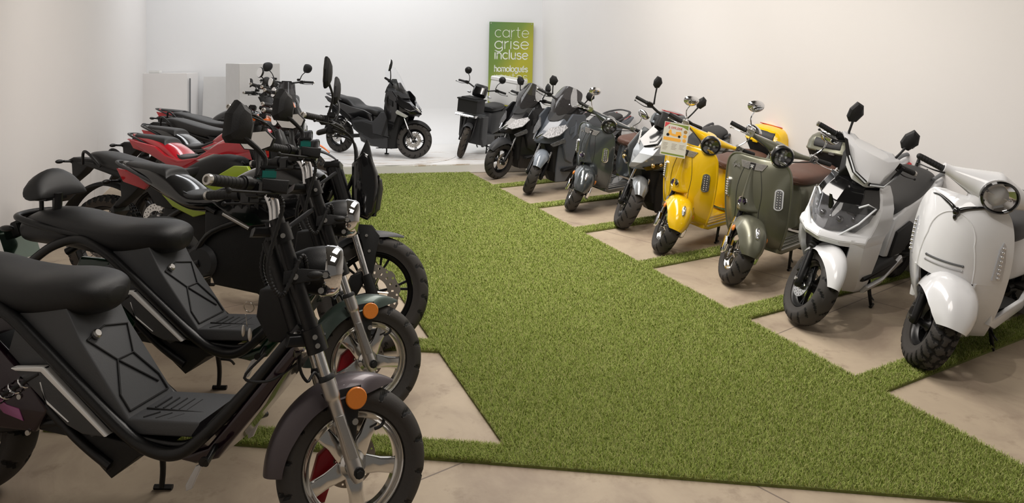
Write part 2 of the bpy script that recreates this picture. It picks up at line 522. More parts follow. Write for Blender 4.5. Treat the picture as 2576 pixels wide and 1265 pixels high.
def shock(par, a, b, r=0.03, spring=None, xf=None, name='rear_shock', coils=8):
    a = V(a); b = V(b); d = b-a; L = d.length
    o = G().tube([a, a.lerp(b, .5)], r*.55, 12, smooth=False).tube([a.lerp(b, .45), b], r*.3, 10, smooth=False).build(name, BLK, par, xf=xf)
    ax = d.normalized(); u = ax.cross(V((0, 1, 0))).normalized(); v = ax.cross(u)
    pts = []
    for i in range(coils*10+1):
        t = i/10*2*PI; s = .08+.84*i/(coils*10)
        pts.append(a+d*s+(u*math.cos(t)+v*math.sin(t))*r)
    G().tube(pts, r*.17, 6, smooth=False).build('coil_spring', spring or STEEL, o, xf=xf)
    return o

def side_stand(par, x, z, y=0.12, foot=(0.02, 0.26), m=None):
    g = G()
    a = V((x, y, z)); b = V((x+foot[0], foot[1], .0))
    g.tube([a, a.lerp(b, .6)+V((.01, .005, 0)), b+V((0, 0, .008))], [.013, .011, .010], 10)
    g.tube([b+V((-.03, 0, .006)), b+V((.035, .012, .006))], .010, 8, smooth=False)
    g.tube([a.lerp(b, .45), a.lerp(b, .5)+V((.05, .03, 0)), a.lerp(b, .6)+V((.06, .05, 0))], .006, 6)
    return g.build('side_stand', m or FRM, par)

# stroke letters: each a list of polylines in a unit box (x 0..w, z 0..1 = x-height)
def arc(cx, cz, rx, rz, a0, a1, n=12):
    return [(cx+rx*math.cos(R(a0+(a1-a0)*i/n)), cz+rz*math.sin(R(a0+(a1-a0)*i/n))) for i in range(n+1)]
def glyph(ch):
    O = arc(.5, .5, .5, .5, 0, 360, 28)
    if ch == 'c': return .88, [arc(.5, .5, .5, .5, 48, 312, 22)]
    if ch == 'o': return 1.0, [O]
    if ch == 'a': return .98, [O, [(.98, 1), (.98, 0)]]
    if ch == 'e': return 1.0, [[(0, .52), (1, .52)]+arc(.5, .5, .5, .5, 2, 318, 24)]
    if ch == 'g': return .98, [O, [(.98, 1), (.98, -.05)]+arc(.5, -.05, .48, .36, 0, -140, 14)]
    if ch == 'r': return .52, [[(.05, 0), (.05, 1)], [(.05, .6)]+arc(.5, .52, .45, .46, 165, 88, 8)]
    if ch == 'i': return .12, [[(.06, 0), (.06, 1)], [(.06, 1.36), (.061, 1.38)]]
    if ch == 'l': return .12, [[(.06, 0), (.06, 1.5)]]
    if ch == 't': return .6, [[(.25, 1.38), (.25, .25)]+arc(.47, .25, .22, .25, 180, 280, 8), [(0, 1), (.55, 1)]]
    if ch == 's': return .74, [arc(.37, .74, .33, .25, 25, 180, 10)+arc(.37, .74, .33, .24, 180, 270, 5)[1:]+arc(.37, .26, .36, .25, 90, 0, 6)+arc(.37, .26, .36, .26, 0, -155, 10)[1:]]
    if ch == 'n': return .86, [[(.05, 0), (.05, 1)], [(.05, .55)]+arc(.44, .58, .38, .42, 180, 0, 12)+[(.82, 0)]]
    if ch == 'u': return .86, [[(.05, 1), (.05, .42)]+arc(.43, .42, .38, .42, 180, 360, 12), [(.81, 1), (.81, 0)]]
    if ch == 'm': return 1.4, [[(.05, 0), (.05, 1)], [(.05, .6)]+arc(.38, .64, .33, .36, 180, 0, 10)+[(.71, 0)], [(.71, .6)]+arc(1.03, .64, .32, .36, 180, 0, 10)+[(1.35, 0)]]
    if ch == 'h': return .86, [[(.05, 0), (.05, 1.5)], [(.05, .55)]+arc(.44, .58, .38, .42, 180, 0, 12)+[(.82, 0)]]
    if ch == 'é': return 1.0, glyph('e')[1]+[[(.45, 1.2), (.68, 1.42)]]
    return .5, []
def word(g, txt, x0, z0, h, wt, F, width=None, gap=.26):
    tot = sum(glyph(c)[0] for c in txt)+gap*(len(txt)-1)
    sx = (width/tot) if width else h
    x = x0
    for c in txt:
        w_, st = glyph(c)
        for s in st:
            P = [F @ V((x+a*sx, z0+b*h, 0)) for a, b in s]
            ribbon(g, P, wt, F)
        x += (w_+gap)*sx
def ribbon(g, P, wt, F, th=.002):
    """flat mitred stroke with round ends"""
    n = (F.to_3x3() @ V((0, 0, 1))).normalized()
    m = len(P); d0 = (P[1]-P[0]).normalized()
    for i in range(0, m):
        a = [P[i]+((F.to_3x3() @ V((math.cos(t*PI/5), math.sin(t*PI/5), 0))).normalized())*wt/2 for t in range(10)] if i in (0, m-1) else None
        if a: g.rings([a, [q+n*th for q in a]])
    L = []; Rr = []
    for i in range(m):
        t = (P[min(i+1, m-1)]-P[max(i-1, 0)])
        t = t.normalized() if t.length > 1e-9 else d0
        s = t.cross(n)*wt/2
        L.append(P[i]+s); Rr.append(P[i]-s)
    g.rings([[L[i], Rr[i], Rr[i]+n*th, L[i]+n*th] for i in range(m)])

LYCKE = [[(.32, 1.0), (.2, .7), (.02, .32), (.0, .22), (.12, .24), (.3, .3)], [(.34, .5), (.32, .36), (.38, .34), (.46, .5)], [(.47, .52), (.4, .2), (.28, .0), (.26, .1), (.42, .28), (.52, .4)],
         [(.66, .52), (.58, .5), (.55, .4), (.6, .33), (.7, .38)], [(.86, .85), (.74, .3)], [(.9, .55), (.78, .44), (.86, .33)], [(.9, .4), (1.0, .47), (.98, .54), (.92, .48), (.93, .36), (1.02, .36), (1.1, .42)]]
def script(par, F, w_, h, m, wt=.004, xf=None, name='script_lettering'):
    g = G()
    for s in LYCKE:
        P = [F @ V((a*w_, b*h, 0)) for a, b in cat(s, 4)]
        ribbon(g, P, wt, F, .0015)
    return g.build(name, m, par, xf=xf)
def face_mx(p, n, right):
    """frame whose local x runs along right and local z along the surface normal n"""
    z = V(n).normalized(); x = V(right); x = (x-z*x.dot(z)).normalized(); y = z.cross(x)
    m = MX((x, y, z)).transposed().to_4x4(); m.translation = V(p)
    return m
# ---------------------------------------------------------------- the room
def struct(o):
    o['kind'] = 'structure'; return o
def wall_mat(name, rgb, dirt=0.06, scuff=False, rough=.75):
    m = mat(name, rgb, rough, noise=(0.7, 0.03), bump=(60, .08), spec=.25)
    if scuff:
        nt = m.node_tree; b = nt.nodes['Principled BSDF']
        src = b.inputs['Base Color'].links[0].from_socket
        tc = nt.nodes.new('ShaderNodeTexCoord'); mp = nt.nodes.new('ShaderNodeMapping'); mp.inputs['Scale'].default_value = (3.5, 3.5, .8)
        n = nt.nodes.new('ShaderNodeTexNoise'); n.inputs['Scale'].default_value = 2.2; n.inputs['Detail'].default_value = 5
        cr = nt.nodes.new('ShaderNodeValToRGB'); cr.color_ramp.elements[0].position = .58; cr.color_ramp.elements[1].position = .70
        sp = nt.nodes.new('ShaderNodeSeparateXYZ'); mr = nt.nodes.new('ShaderNodeMapRange')
        mr.inputs['From Min'].default_value = .25; mr.inputs['From Max'].default_value = .75; mr.inputs['To Min'].default_value = .35; mr.inputs['To Max'].default_value = 0
        mu = nt.nodes.new('ShaderNodeMath'); mu.operation = 'MULTIPLY'
        mx = nt.nodes.new('ShaderNodeMix'); mx.data_type = 'RGBA'; mx.inputs[7].default_value = (.33, .29, .26, 1)
        L = nt.links.new
        L(tc.outputs['Object'], mp.inputs[0]); L(mp.outputs[0], n.inputs['Vector']); L(n.outputs['Fac'], cr.inputs[0])
        L(tc.outputs['Object'], sp.inputs[0]); L(sp.outputs['Z'], mr.inputs['Value']); L(cr.outputs[0], mu.inputs[0]); L(mr.outputs[0], mu.inputs[1])
        L(mu.outputs[0], mx.inputs[0]); L(src, mx.inputs[6]); L(mx.outputs[2], b.inputs['Base Color'])
    return m
WALL = wall_mat('white_wall_paint', (.72, .70, .685))
WALLS = wall_mat('scuffed_white_wall_paint', (.72, .70, .685), scuff=True)
STAGE = wall_mat('white_stage_paint', (.76, .76, .76))

def concrete():
    m = mat('worn_concrete', (.36, .295, .235), .55, noise=(1.5, .1), bump=(30, .15), spec=.3)
    nt = m.node_tree; b = nt.nodes['Principled BSDF']; L = nt.links.new
    tc = nt.nodes.new('ShaderNodeTexCoord')
    n1 = nt.nodes.new('ShaderNodeTexNoise'); n1.inputs['Scale'].default_value = 2.0; n1.inputs['Detail'].default_value = 9; n1.inputs['Roughness'].default_value = .62; n1.inputs['Distortion'].default_value = .6
    c1 = nt.nodes.new('ShaderNodeValToRGB'); e = c1.color_ramp.elements
    e[0].position = .3; e[0].color = (.29, .225, .17, 1); e[1].position = .72; e[1].color = (.47, .385, .285, 1)
    x = e.new(.5); x.color = (.40, .325, .24, 1)
    n2 = nt.nodes.new('ShaderNodeTexNoise'); n2.inputs['Scale'].default_value = 7; n2.inputs['Detail'].default_value = 8; n2.inputs['Roughness'].default_value = .7
    c2 = nt.nodes.new('ShaderNodeValToRGB'); c2.color_ramp.elements[0].position = .56; c2.color_ramp.elements[1].position = .70
    mx = nt.nodes.new('ShaderNodeMix'); mx.data_type = 'RGBA'; mx.inputs[7].default_value = (.22, .165, .12, 1)
    mu = nt.nodes.new('ShaderNodeMath'); mu.operation = 'MULTIPLY'; mu.inputs[1].default_value = .6
    # saw-cut joint lines
    mp = nt.nodes.new('ShaderNodeMapping'); mp.inputs['Rotation'].default_value = (0, 0, R(-38)); mp.inputs['Scale'].default_value = (.42, .42, .42)
    br = nt.nodes.new('ShaderNodeTexBrick'); br.inputs['Scale'].default_value = 1; br.inputs['Mortar Size'].default_value = .0016; br.offset = 0; br.inputs['Brick Width'].default_value = 1; br.inputs['Row Height'].default_value = 1
    mj = nt.nodes.new('ShaderNodeMix'); mj.data_type = 'RGBA'; mj.inputs[7].default_value = (.17, .135, .11, 1)
    L(tc.outputs['Object'], n1.inputs['Vector']); L(tc.outputs['Object'], n2.inputs['Vector']); L(tc.outputs['Object'], mp.inputs[0]); L(mp.outputs[0], br.inputs['Vector'])
    L(n1.outputs['Fac'], c1.inputs[0]); L(n2.outputs['Fac'], c2.inputs[0]); L(c2.outputs[0], mu.inputs[0]); L(mu.outputs[0], mx.inputs[0]); L(c1.outputs[0], mx.inputs[6])
    L(br.outputs['Fac'], mj.inputs[0]); L(mx.outputs[2], mj.inputs[6]); L(mj.outputs[2], b.inputs['Base Color'])
    return m
def slab(name, poly, z0, z1, m, bevel=0):
    return G().prism(poly, z0, z1, ax='z').build(name, m, bevel=bevel)
struct(slab('floor', [(-6, -2.5), (5.5, -2.5), (5.5, 17), (-7.5, 17)], -.12, 0, concrete()))

def wallp(name, a, b, t, h, m, z0=0):
    a = V(a); b = V(b); d = (b-a).normalized(); n = V((d.y, -d.x))*t
    return struct(slab(name, [tuple(a), tuple(b), tuple(b+n), tuple(a+n)], z0, h, m))
HC = 5.2
BR = V((.538, 13.0)); BL = V((-5.98, 12.09))
wallp('wall_right', BR, (5.27, -2.5), -.15, HC, WALL)
wallp('wall_left', BL, (-.72, -2.5), .15, HC, WALLS)
wallp('wall_back', BL, BR, -.15, HC, STAGE)
struct(slab('ceiling', [(-8.5, -2.6), (5.6, -2.6), (5.6, 14), (-8.5, 14)], HC, HC+.1, mat('grey_ceiling', (.16, .155, .15), .8)))

# display stage with a swept back edge
SA = V((-5.3, 9.30)); SB = V((1.42, 10.24))
def stage_mat():
    m = mat('scuffed_stage_paint', (.80, .79, .775), .38, noise=(1.5, .03), spec=.4)
    nt = m.node_tree; b = nt.nodes['Principled BSDF']; L = nt.links.new
    src = b.inputs['Base Color'].links[0].from_socket
    tc = nt.nodes.new('ShaderNodeTexCoord'); mp = nt.nodes.new('ShaderNodeMapping'); mp.inputs['Scale'].default_value = (1.2, 6, 1); mp.inputs['Rotation'].default_value = (0, 0, R(-5))
    n = nt.nodes.new('ShaderNodeTexNoise'); n.inputs['Scale'].default_value = 2.2; n.inputs['Detail'].default_value = 8; n.inputs['Roughness'].default_value = .7
    cr = nt.nodes.new('ShaderNodeValToRGB'); cr.color_ramp.elements[0].position = .535; cr.color_ramp.elements[1].position = .62
    # worn only around the turning circle in front
    g = nt.nodes.new('ShaderNodeTexGradient'); g.gradient_type = 'SPHERICAL'
    m2 = nt.nodes.new('ShaderNodeMapping'); m2.vector_type = 'TEXTURE'; m2.inputs['Location'].default_value = (-1.9, 10.5, .12); m2.inputs['Scale'].default_value = (1.9, 1.1, .03)
    c2 = nt.nodes.new('ShaderNodeValToRGB'); c2.color_ramp.elements[0].position = .0; c2.color_ramp.elements[1].position = .12; c2.color_ramp.elements[1].color = (.75, .75, .75, 1)
    mu = nt.nodes.new('ShaderNodeMath'); mu.operation = 'MULTIPLY'
    mx = nt.nodes.new('ShaderNodeMix'); mx.data_type = 'RGBA'; mx.inputs[7].default_value = (.42, .30, .19, 1)
    L(tc.outputs['Object'], mp.inputs[0]); L(mp.outputs[0], n.inputs['Vector']); L(n.outputs['Fac'], cr.inputs[0])
    L(tc.outputs['Object'], m2.inputs[0]); L(m2.outputs[0], g.inputs[0]); L(g.outputs[0], c2.inputs[0])
    L(cr.outputs[0], mu.inputs[0]); L(c2.outputs[0], mu.inputs[1]); L(mu.outputs[0], mx.inputs[0]); L(src, mx.inputs[6]); L(mx.outputs[2], b.inputs['Base Color'])
    return m
SM = stage_mat()
wl = lambda z: BR.x+(5.27-BR.x)*(13.0-z)/15.5
g = G().prism([(-5.02, 9.36), (SB.x, SB.y), (BR.x, BR.y), (BL.x, BL.y)], 0, .12, ax='z')
st = struct(g.build('trim_1', SM, bevel=.008, seg=2))
struct(G().lathe([(0, .0), (.90, .0), (.905, .004), (.90, .0045), (0, .0045)], (-1.72, 10.72, .12), (0, 0, 1), seg=96).build('trim_4', SM))
rows = []
d = (BR-BL).normalized(); nn = V((d.y, -d.x))
for i in range(13):
    t = PI/2*i/12
    off = .55*(1-math.sin(t)); z = .1205+.55*(1-math.cos(t))
    rows.append([(p.x+nn.x*off, p.y+nn.y*off, z) for p in (BL, BR)])
struct(G().grid(rows).build('trim_2', STAGE))

# low boxed-in ledge in the far left corner
g = G()
c0 = V((-5.78, 11.66))
g.prism([(-5.87, 11.70), (-5.16, 11.74), (-5.16, 12.16), (-5.98, 12.09)], .12, 1.30, ax='z')
struct(g.build('trim_3', WALL, bevel=.006))
tag(G().box((-5.72, 11.86, 1.322), (.17, .10, .04)).build('junction_box', mat('white_plastic_box', (.7, .7, .68), .4), bevel=.005), 'small white plastic box lying on the ledge in the far left corner', 'box')
tag(G().tube([(-5.13, 11.78, .12), (-5.13, 11.78, 1.22)], .012, 8, smooth=False).build('cable_conduit', MGREY), 'thin grey vertical conduit beside the low ledge in the far corner', 'pipe')

# plinth
pm = mat('matt_white_laminate', (.60, .59, .575), .5)
F = MX.Translation((-3.98, 11.35, .12)) @ MX.Rotation(R(39), 4, 'Z')
pl = G().box((0, 0, .67), (.62, .60, 1.34), xf=F).build('display_plinth', pm, bevel=.006)
tag(pl, 'tall white square display plinth at the back left of the stage', 'plinth')
pb = G().box((0, 0, .56), (.62, .03, 1.12), xf=MX.Translation((-4.72, 11.98, .12)) @ MX.Rotation(R(-5), 4, 'X')).build('white_panel', pm, bevel=.003)
tag(pb, 'flat white panel leaning on the back wall left of the plinth', 'panel')

# ---------------------------------------------------------------- artificial turf
def gp(px, py):
    s = (py-140)/1.58
    return ((px-1288)/s, 1860/s)
import numpy as np
AX = V((-.342, .94))
def turf(name, label, poly, n, seed, z=.011):
    o = G().prism(poly, .0005, z, ax='z').build(name, TURFB)
    tag(o, label, 'artificial turf')
    rng = np.random.default_rng(seed)
    P = np.array(poly); lo = P.min(0); hi = P.max(0)
    pts = np.zeros((0, 2))
    while len(pts) < n:
        q = rng.random((n*2, 2))*(hi-lo)+lo
        keep = rng.random(len(q)) < np.clip((4.2/np.maximum(q[:, 1], 2.2))**1.3, 0, 1)
        q = q[keep]
        ins = np.zeros(len(q), bool); j = len(P)-1
        for i in range(len(P)):
            xi, yi = P[i]; xj, yj = P[j]
            c = ((yi > q[:, 1]) != (yj > q[:, 1])) & (q[:, 0] < (xj-xi)*(q[:, 1]-yi)/(yj-yi+1e-12)+xi)
            ins ^= c; j = i
        pts = np.vstack([pts, q[ins]])
    pts = pts[:n]
    th = rng.random(n)*2*np.pi
    sc_ = np.clip(pts[:, 1]/4.2, .8, 2.0)
    h = (.011+.013*rng.random(n)); w_ = (.0008+.0006*rng.random(n))*sc_
    ln = .005+.014*rng.random(n)
    lx = np.cos(th)*ln; ly = np.sin(th)*ln
    t2 = th+np.pi/2+rng.normal(0, .5, n)
    wx = np.cos(t2)*w_; wy = np.sin(t2)*w_
    z0 = np.full(n, z-.004)
    v = np.empty((n, 5, 3))
    v[:, 0] = np.stack([pts[:, 0]-wx, pts[:, 1]-wy, z0], 1)
    v[:, 1] = np.stack([pts[:, 0]+wx, pts[:, 1]+wy, z0], 1)
    v[:, 2] = np.stack([pts[:, 0]+lx*.35+wx, pts[:, 1]+ly*.35+wy, z0+h*.75], 1)
    v[:, 3] = np.stack([pts[:, 0]+lx*.35-wx, pts[:, 1]+ly*.35-wy, z0+h*.75], 1)
    v[:, 4] = np.stack([pts[:, 0]+lx, pts[:, 1]+ly, z0+h], 1)
    me = bpy.data.meshes.new('blades')
    me.vertices.add(n*5); me.vertices.foreach_set('co', v.reshape(-1))
    base = np.arange(n)*5
    li = np.stack([base, base+1, base+2, base+3, base+3, base+2, base+4], 1).reshape(-1)
    me.loops.add(n*7); me.loops.foreach_set('vertex_index', li)
    ls = np.stack([np.arange(n)*7, np.arange(n)*7+4], 1).reshape(-1)
    me.polygons.add(n*2); me.polygons.foreach_set('loop_start', ls)
    me.update(calc_edges=True); me.validate()
    me.materials.append(TURFG)
    b = bpy.data.objects.new('grass_blades', me); col.objects.link(b); b.parent = o; b['kind'] = 'stuff'
    return o
def turf_mats():
    m = mat('turf_backing', (.13, .15, .035), .9, noise=(60, .5))
    g = mat('turf_blade', (.17, .23, .055), .55, spec=.25)
    nt = g.node_tree; b = nt.nodes['Principled BSDF']; L = nt.links.new
    gi = nt.nodes.new('ShaderNodeNewGeometry'); cr = nt.nodes.new('ShaderNodeValToRGB'); e = cr.color_ramp.elements
    e[0].color = (.20, .265, .045, 1); e[1].color = (.50, .58, .17, 1); x = e.new(.5); x.color = (.33, .415, .085, 1)
    x = e.new(.88); x.color = (.42, .40, .17, 1)
    L(gi.outputs['Random Per Island'], cr.inputs[0]); L(cr.outputs[0], b.inputs['Base Color'])
    return m, g
TURFB, TURFG = turf_mats()
e0 = V((-.577, 9.93)); ed = V((2.05, 2.55))-e0
def edge(z): return V((e0.x+ed.x*(z-e0.y)/ed.y, z))
main = [(-.029, 2.975), (-.09, 2.855), (2.06, 2.548), tuple(e0), (-2.56, 9.68)]
turf('turf_runner', 'wide green artificial turf aisle down the middle of the floor', main, 560000, 1)
SD = V((math.cos(R(31)), math.sin(R(31))))
STR = [(3.606, 'strip of turf running right from the aisle towards the white retro scooter with round lamp'), (4.56, 'turf strip between the olive scooter and the sharp-nosed white scooter'),
       (5.62, 'turf strip between the yellow scooter and the olive scooter'), (6.72, 'turf strip between the silver scooter and the yellow scooter'),
       (7.78, 'turf strip between the grey retro scooter and the silver scooter'), (8.95, 'farthest turf strip on the right, between the two maxi scooters')]
for i, (z, lab) in enumerate(STR):
    a = edge(z)+V((-.004, 0)); b = edge(z-.16)+V((-.004, 0))
    def wallhit(p):
        t = 0
        while p.x+SD.x*t < wl(p.y+SD.y*t)-.03: t += .01
        return p+SD*t
    turf('turf_strip', lab, [tuple(a), tuple(wallhit(a)), tuple(wallhit(b)), tuple(b)][::-1], 24000 if i < 2 else 12000, 10+i)
LD = V((-math.cos(R(-7.5)), -math.sin(R(-7.5))))
for i, (p, q, lab) in enumerate([((-.033, 2.972), (-.085, 2.856), 'nearest turf strip on the left, under the front wheel of the nearest bike'),
                                 ((-.376, 3.925), (-.435, 4.075), 'turf strip on the left beneath the disc-braked wheel of the third bike')]):
    p = V(p); q = V(q)
    turf('turf_strip', lab, [tuple(p), tuple(q), tuple(q+LD*1.9), tuple(p+LD*1.9)], 46000 if i == 0 else 26000, 30+i)
# ---------------------------------------------------------------- electric choppers (two nearest on the left)
def chopper(o, tint, tint2, rack):
    Rw = .24; WB = 1.456
    S = steer_mx(.09, 20, 34)
    accent = mat('accent_'+tint2[0], tint2[1], .25, .3, coat=.8)
    dark = mat('dark_'+tint[0]+'_fender_paint', tint[1], .4, .55, coat=.25, noise=(3, .1))
    # wheels
    fw = wheel(o, (0, 0, Rw), Rw, .168, .115, PALU, 'wide', 5, .062, .05, .028, .042, .10, S, RUB, 'slick', a0=.45, disc_r=0, name='front_wheel', seg=120)
    disc(fw, (0, 0, Rw), .045, .088, mat('bronze_disc', (.30, .25, .2), .35, .9), S, y=.058)
    g = G().puff([(-.105, .26), (-.125, .18), (-.11, .13), (-.075, .12), (-.05, .2), (-.055, .3)], .022, .008, xf=S @ MX.Translation((0, .062, 0)))
    g.build('brake_caliper', REDC, fw)
    g = G().tube([(.105, -.01, .37), (.085, -.035, .352), (.062, -.04, .345)], .0055, 8, xf=S)
    g.build('tyre_valve', MBLK, fw)
    rw = wheel(o, (-WB, 0, Rw), Rw, .168, .13, mat('dark_hub_motor', (.06, .06, .065), .35, .8), 'wide', 5, .05, .04, .02, .05, .1, None, RUB, 'slick', motor=.11, name='rear_wheel')
    disc(rw, (-WB, 0, Rw), .045, .088, PALU, None, y=-.062)
    G().puff([(-WB+.03, .24), (-WB+.10, .20), (-WB+.115, .28), (-WB+.06, .33), (-WB+.03, .3)], .02, .008, y=-.075).build('brake_caliper', REDC, rw)
    # front fender with side bracket and round reflectors
    fe = fender(o, (0, 0, Rw), .276, .080, -92, 27, dark, .75, S, e=2.4, n=30, wf=lambda s: (1 if s < .78 else max(.12, 1-((s-.78)/.22)**1.6*.88)) * (.82+.18*min(1, s*4)))
    for s in (-1, 1):
        G().puff([(-.125, .47), (.005, .49), (.0, .42), (-.005, .33), (-.018, .30), (-.04, .34), (-.07, .40)], .004, .003, y=s*.076, xf=S).build('fender_bracket', MBLK, fe)
        G().lathe([(0, -.006), (.031, -.006), (.034, -.002), (.034, .005), (0, .005)], (-.012, s*.092, .452), seg=28, xf=S).build('side_reflector', AMB, fe)
        for x_ in (-.075, -.015): bolt(G(), (x_, s*.100, .385), .010, (0, s, 0), .008, S).build('bolt', STEEL, fe)
    # fork legs: aluminium lowers, chrome stanchions, black uppers
    T = V((-.2715, 0, .72)); dn = V((.34, 0, -.9)).normalized()
    def fp(t, y): return (-.005-.285*t, y, Rw+.75*t)      # t=0 axle .. 1 top clamp
    for s in (-1, 1):
        y = s*.098
        g = G()
        a = fp(.02, y); b = fp(.36, y)
        g.tube([fp(-.04, y), fp(0, y), fp(.06, y), fp(.14, y), fp(.27, y), fp(.30, y), fp(.37, y)], [.018, .026, .024, .021, .021, .025, .025], 18, xf=S)
        g.puff([(fp(.05, 0)[0]-.013, fp(.05, 0)[2]), (fp(.22, 0)[0]-.013, fp(.22, 0)[2]), (fp(.22, 0)[0]+.011, fp(.22, 0)[2]+.006), (fp(.05, 0)[0]+.016, fp(.05, 0)[2]+.006)], .005, .003, y=s*.118, xf=S)
        lg = g.build('fork_leg', ALU, o)
        G().tube([fp(.36, y), fp(.53, y)], .0165, 16, smooth=False, xf=S).build('chrome_stanchion', CHR, lg)
        G().tube([fp(.366, y), fp(.375, y), fp(.385, y)], [.0265, .0265, .022], 18, smooth=False, xf=S).build('dust_seal', MBLK, lg)
        G().tube([fp(.5, y), fp(1.04, y)], .0245, 18, smooth=False, xf=S).build('upper_tube', FRM, lg)
        for t in (.51, .545, .965): bolt(G(), fp(t, y+s*.035), .008, (0, s, 0), .005, S).build('clamp_bolt', STEEL, lg)
        g = G(); bolt(g, (.0, s*.125, Rw), .017, (0, s, 0), .008, S); g.lathe([(0, -.012), (.011, -.012), (.011, .0)], (0, s*.135, Rw), (0, -s, 0), seg=6, xf=S)
        g.build('axle_nut', MBLK, lg)
    g = G()
    for t, hh in ((.53, .020), (.985, .016)):
        c = fp(t, 0)
        g.puff([(c[0]-.085, c[2]-hh+.0), (c[0]-.08, c[2]+hh*.8), (c[0]+.035, c[2]+hh), (c[0]+.03, c[2]-hh)], .105, .008, xf=S)
    for t, hh in ((.53, .036), (.975, .028)):
        for s in (-1, 1): g.tube([fp(t-hh/.75, s*.098), fp(t+hh/.75, s*.098)], .034, 18, smooth=False, xf=S)
    g.tube([(-.18, 0, .60), (-.31, 0, .95)], .026, 16, smooth=False, xf=S)
    g.build('triple_clamp', FRM, o)
    # chrome risers and bar
    hb = G()
    for s in (-1, 1):
        p = fp(1.0, 0)
        hb.tube([(p[0]-.005, s*.078, p[2]-.02), (p[0]-.012, s*.080, p[2]+.06), (p[0]-.024, s*.084, p[2]+.10), (p[0]-.042, s*.105, p[2]+.128), (p[0]-.06, s*.17, p[2]+.128)], .0125, 14, xf=S)
    hb.tube([(fp(1, 0)[0]-.024, -.085, fp(1, 0)[2]+.10), (fp(1, 0)[0]-.024, .085, fp(1, 0)[2]+.10)], .008, 10, smooth=False, xf=S)
    hb = hb.build('handlebar', CHR, o)
    bx, bz = fp(1, 0)[0]-.05, fp(1, 0)[2]+.130
    for s in (-1, 1):
        hd = V((bx-.01, s*.150, bz)); e = V((bx-.175, s*.325, bz+.0)); d = (e-hd)
        grip(hb, hd+d*.44, e, .0175, MBLK, STEEL, S)
        g = G().tube([hd-d*.05, hd+d*.40], .020, 14, smooth=False, xf=S)
        g.tube([hd+d*.3, hd+d*.45], [.026, .026], 14, smooth=False, xf=S)
        g.box(hd+d*.16+V((.0, 0, -.015)), (.05, .05, .045), xf=S, rot=(0, 0, -s*.9))
        g.build('switch_housing', BLK, hb, bevel=.005)
        g = G().box(hd+d*.02+V((.012, 0, .036)), (.05, .048, .034), xf=S).build('brake_reservoir', TEAL if s < 0 else TEAL, hb, bevel=.006)
        G().box(hd+d*.02+V((.012, 0, .058)), (.056, .054, .010), xf=S).build('reservoir_cap', BLK, g, bevel=.003)
        G().puff([(bx-.02, bz-.02), (bx+.055, bz-.03), (bx+.06, bz+.012), (bx-.02, bz+.016)], .018, .006, y=s*.225, xf=S).build('lever_clamp', MBLK, hb)
        lever(hb, hd+V((.055, s*.02, -.02)), e+V((.055, s*.0, -.03)), MBLK, S, .007, (.028, 0, -.004))
        m_ = mirror(hb, hd+d*.1+V((0, 0, .03)), hd+V((-.10 if s < 0 else -.02, s*.05, .195)), (.62, -.78, 0) if s < 0 else (.35, .93, .1), .105 if s < 0 else .14, .14 if s < 0 else .075, 'shard' if s < 0 else 'kite', MBLK, S, roll=0, depth=.045, mid=hd+d*.1+V((.01, 0, .09)), sr=.008)
    # round headlamp on two arms
    lc = fp(.80, 0)
    hl = round_lamp(o, (lc[0]+.115, 0, lc[2]+.01), (1, 0, -.06), .082, .135, BLK, CHR, S, bezel=.03)
    for s in (-1, 1):
        g = G().puff([(lc[0]-.035, lc[2]-.03), (lc[0]-.035, lc[2]+.012), (lc[0]+.02, lc[2]+.02), (lc[0]+.10, lc[2]+.012), (lc[0]+.115, lc[2]-.012), (lc[0]+.04, lc[2]-.022)], .004, .002, y=s*.122, xf=S)
        g.tube([(lc[0]+.095, s*.122, lc[2]-.002), (lc[0]+.095, s*.07, lc[2]-.01)], .008, 8, smooth=False, xf=S)
        g.build('lamp_bracket', MBLK, hl)
        for q in ((lc[0]+.095, s*.13, lc[2]-.002), (lc[0], s*.128, lc[2]-.005), (lc[0]+.09, s*.085, lc[2]-.052)): bolt(G(), q, .010, (0, s, 0), .006, S).build('bolt', STEEL, hl)
        # short indicator stalk and horn
        G().ball((lc[0]+.06, s*.155, lc[2]+.0), .016, 12, 8, (1.6, 1, .8), xf=S).build('indicator', MBLK, hl)
    G().lathe([(0, -.02), (.036, -.02), (.04, 0), (.036, .016), (.02, .024), (0, .024)], (lc[0]+.045, -.03, lc[2]-.21), (1, -.5, 0), seg=28, xf=S).build('horn', CHR, o)
    # dashboard tablet
    G().puff([(-.065, -.005), (.065, -.005), (.065, .008), (-.065, .008)], .05, .003, xf=S @ MX.Translation((fp(1, 0)[0]+.06, 0, fp(1, 0)[2]+.02)) @ MX.Rotation(R(-38), 4, 'Y')).build('dashboard', GREY, o)
    # corrugated cables
    for s, dy in ((-1, 0), (-1, .02), (1, 0)):
        g = G(); P = cat([(bx+.0, s*(.18-dy), bz-.03), (bx+.05, s*(.17-dy), bz-.06), (bx+.02, s*(.15-dy), bz-.25), (bx+.07, s*.14, bz-.34), (lc[0]+.02, s*(.12-dy), lc[2]-.0+.06), (lc[0]+.05, s*(.07-dy), lc[2]-.03)], 22)
        n = len(P)
        g.tube(P, [.0085 if i % 2 else .0062 for i in range(n)] if dy == 0 else .0045, 8, smooth=False, xf=S)
        g.build('control_cable', MBLK, o)
    g = G().tube([fp(.6, -.03), (-.19, -.02, .56), (-.16, -.01, .50), (-.13, .02, .52), (-.08, .05, .42), (-.085, .06, .33)], .005, 8, xf=S)
    g.tube([(-.30, -.06, .60), (-.36, -.05, .53), (-.28, -.04, .515), (-.20, -.03, .56)], .0045, 7, xf=S)
    g.build('brake_hose', MBLK, o)
    # frame
    g = G()
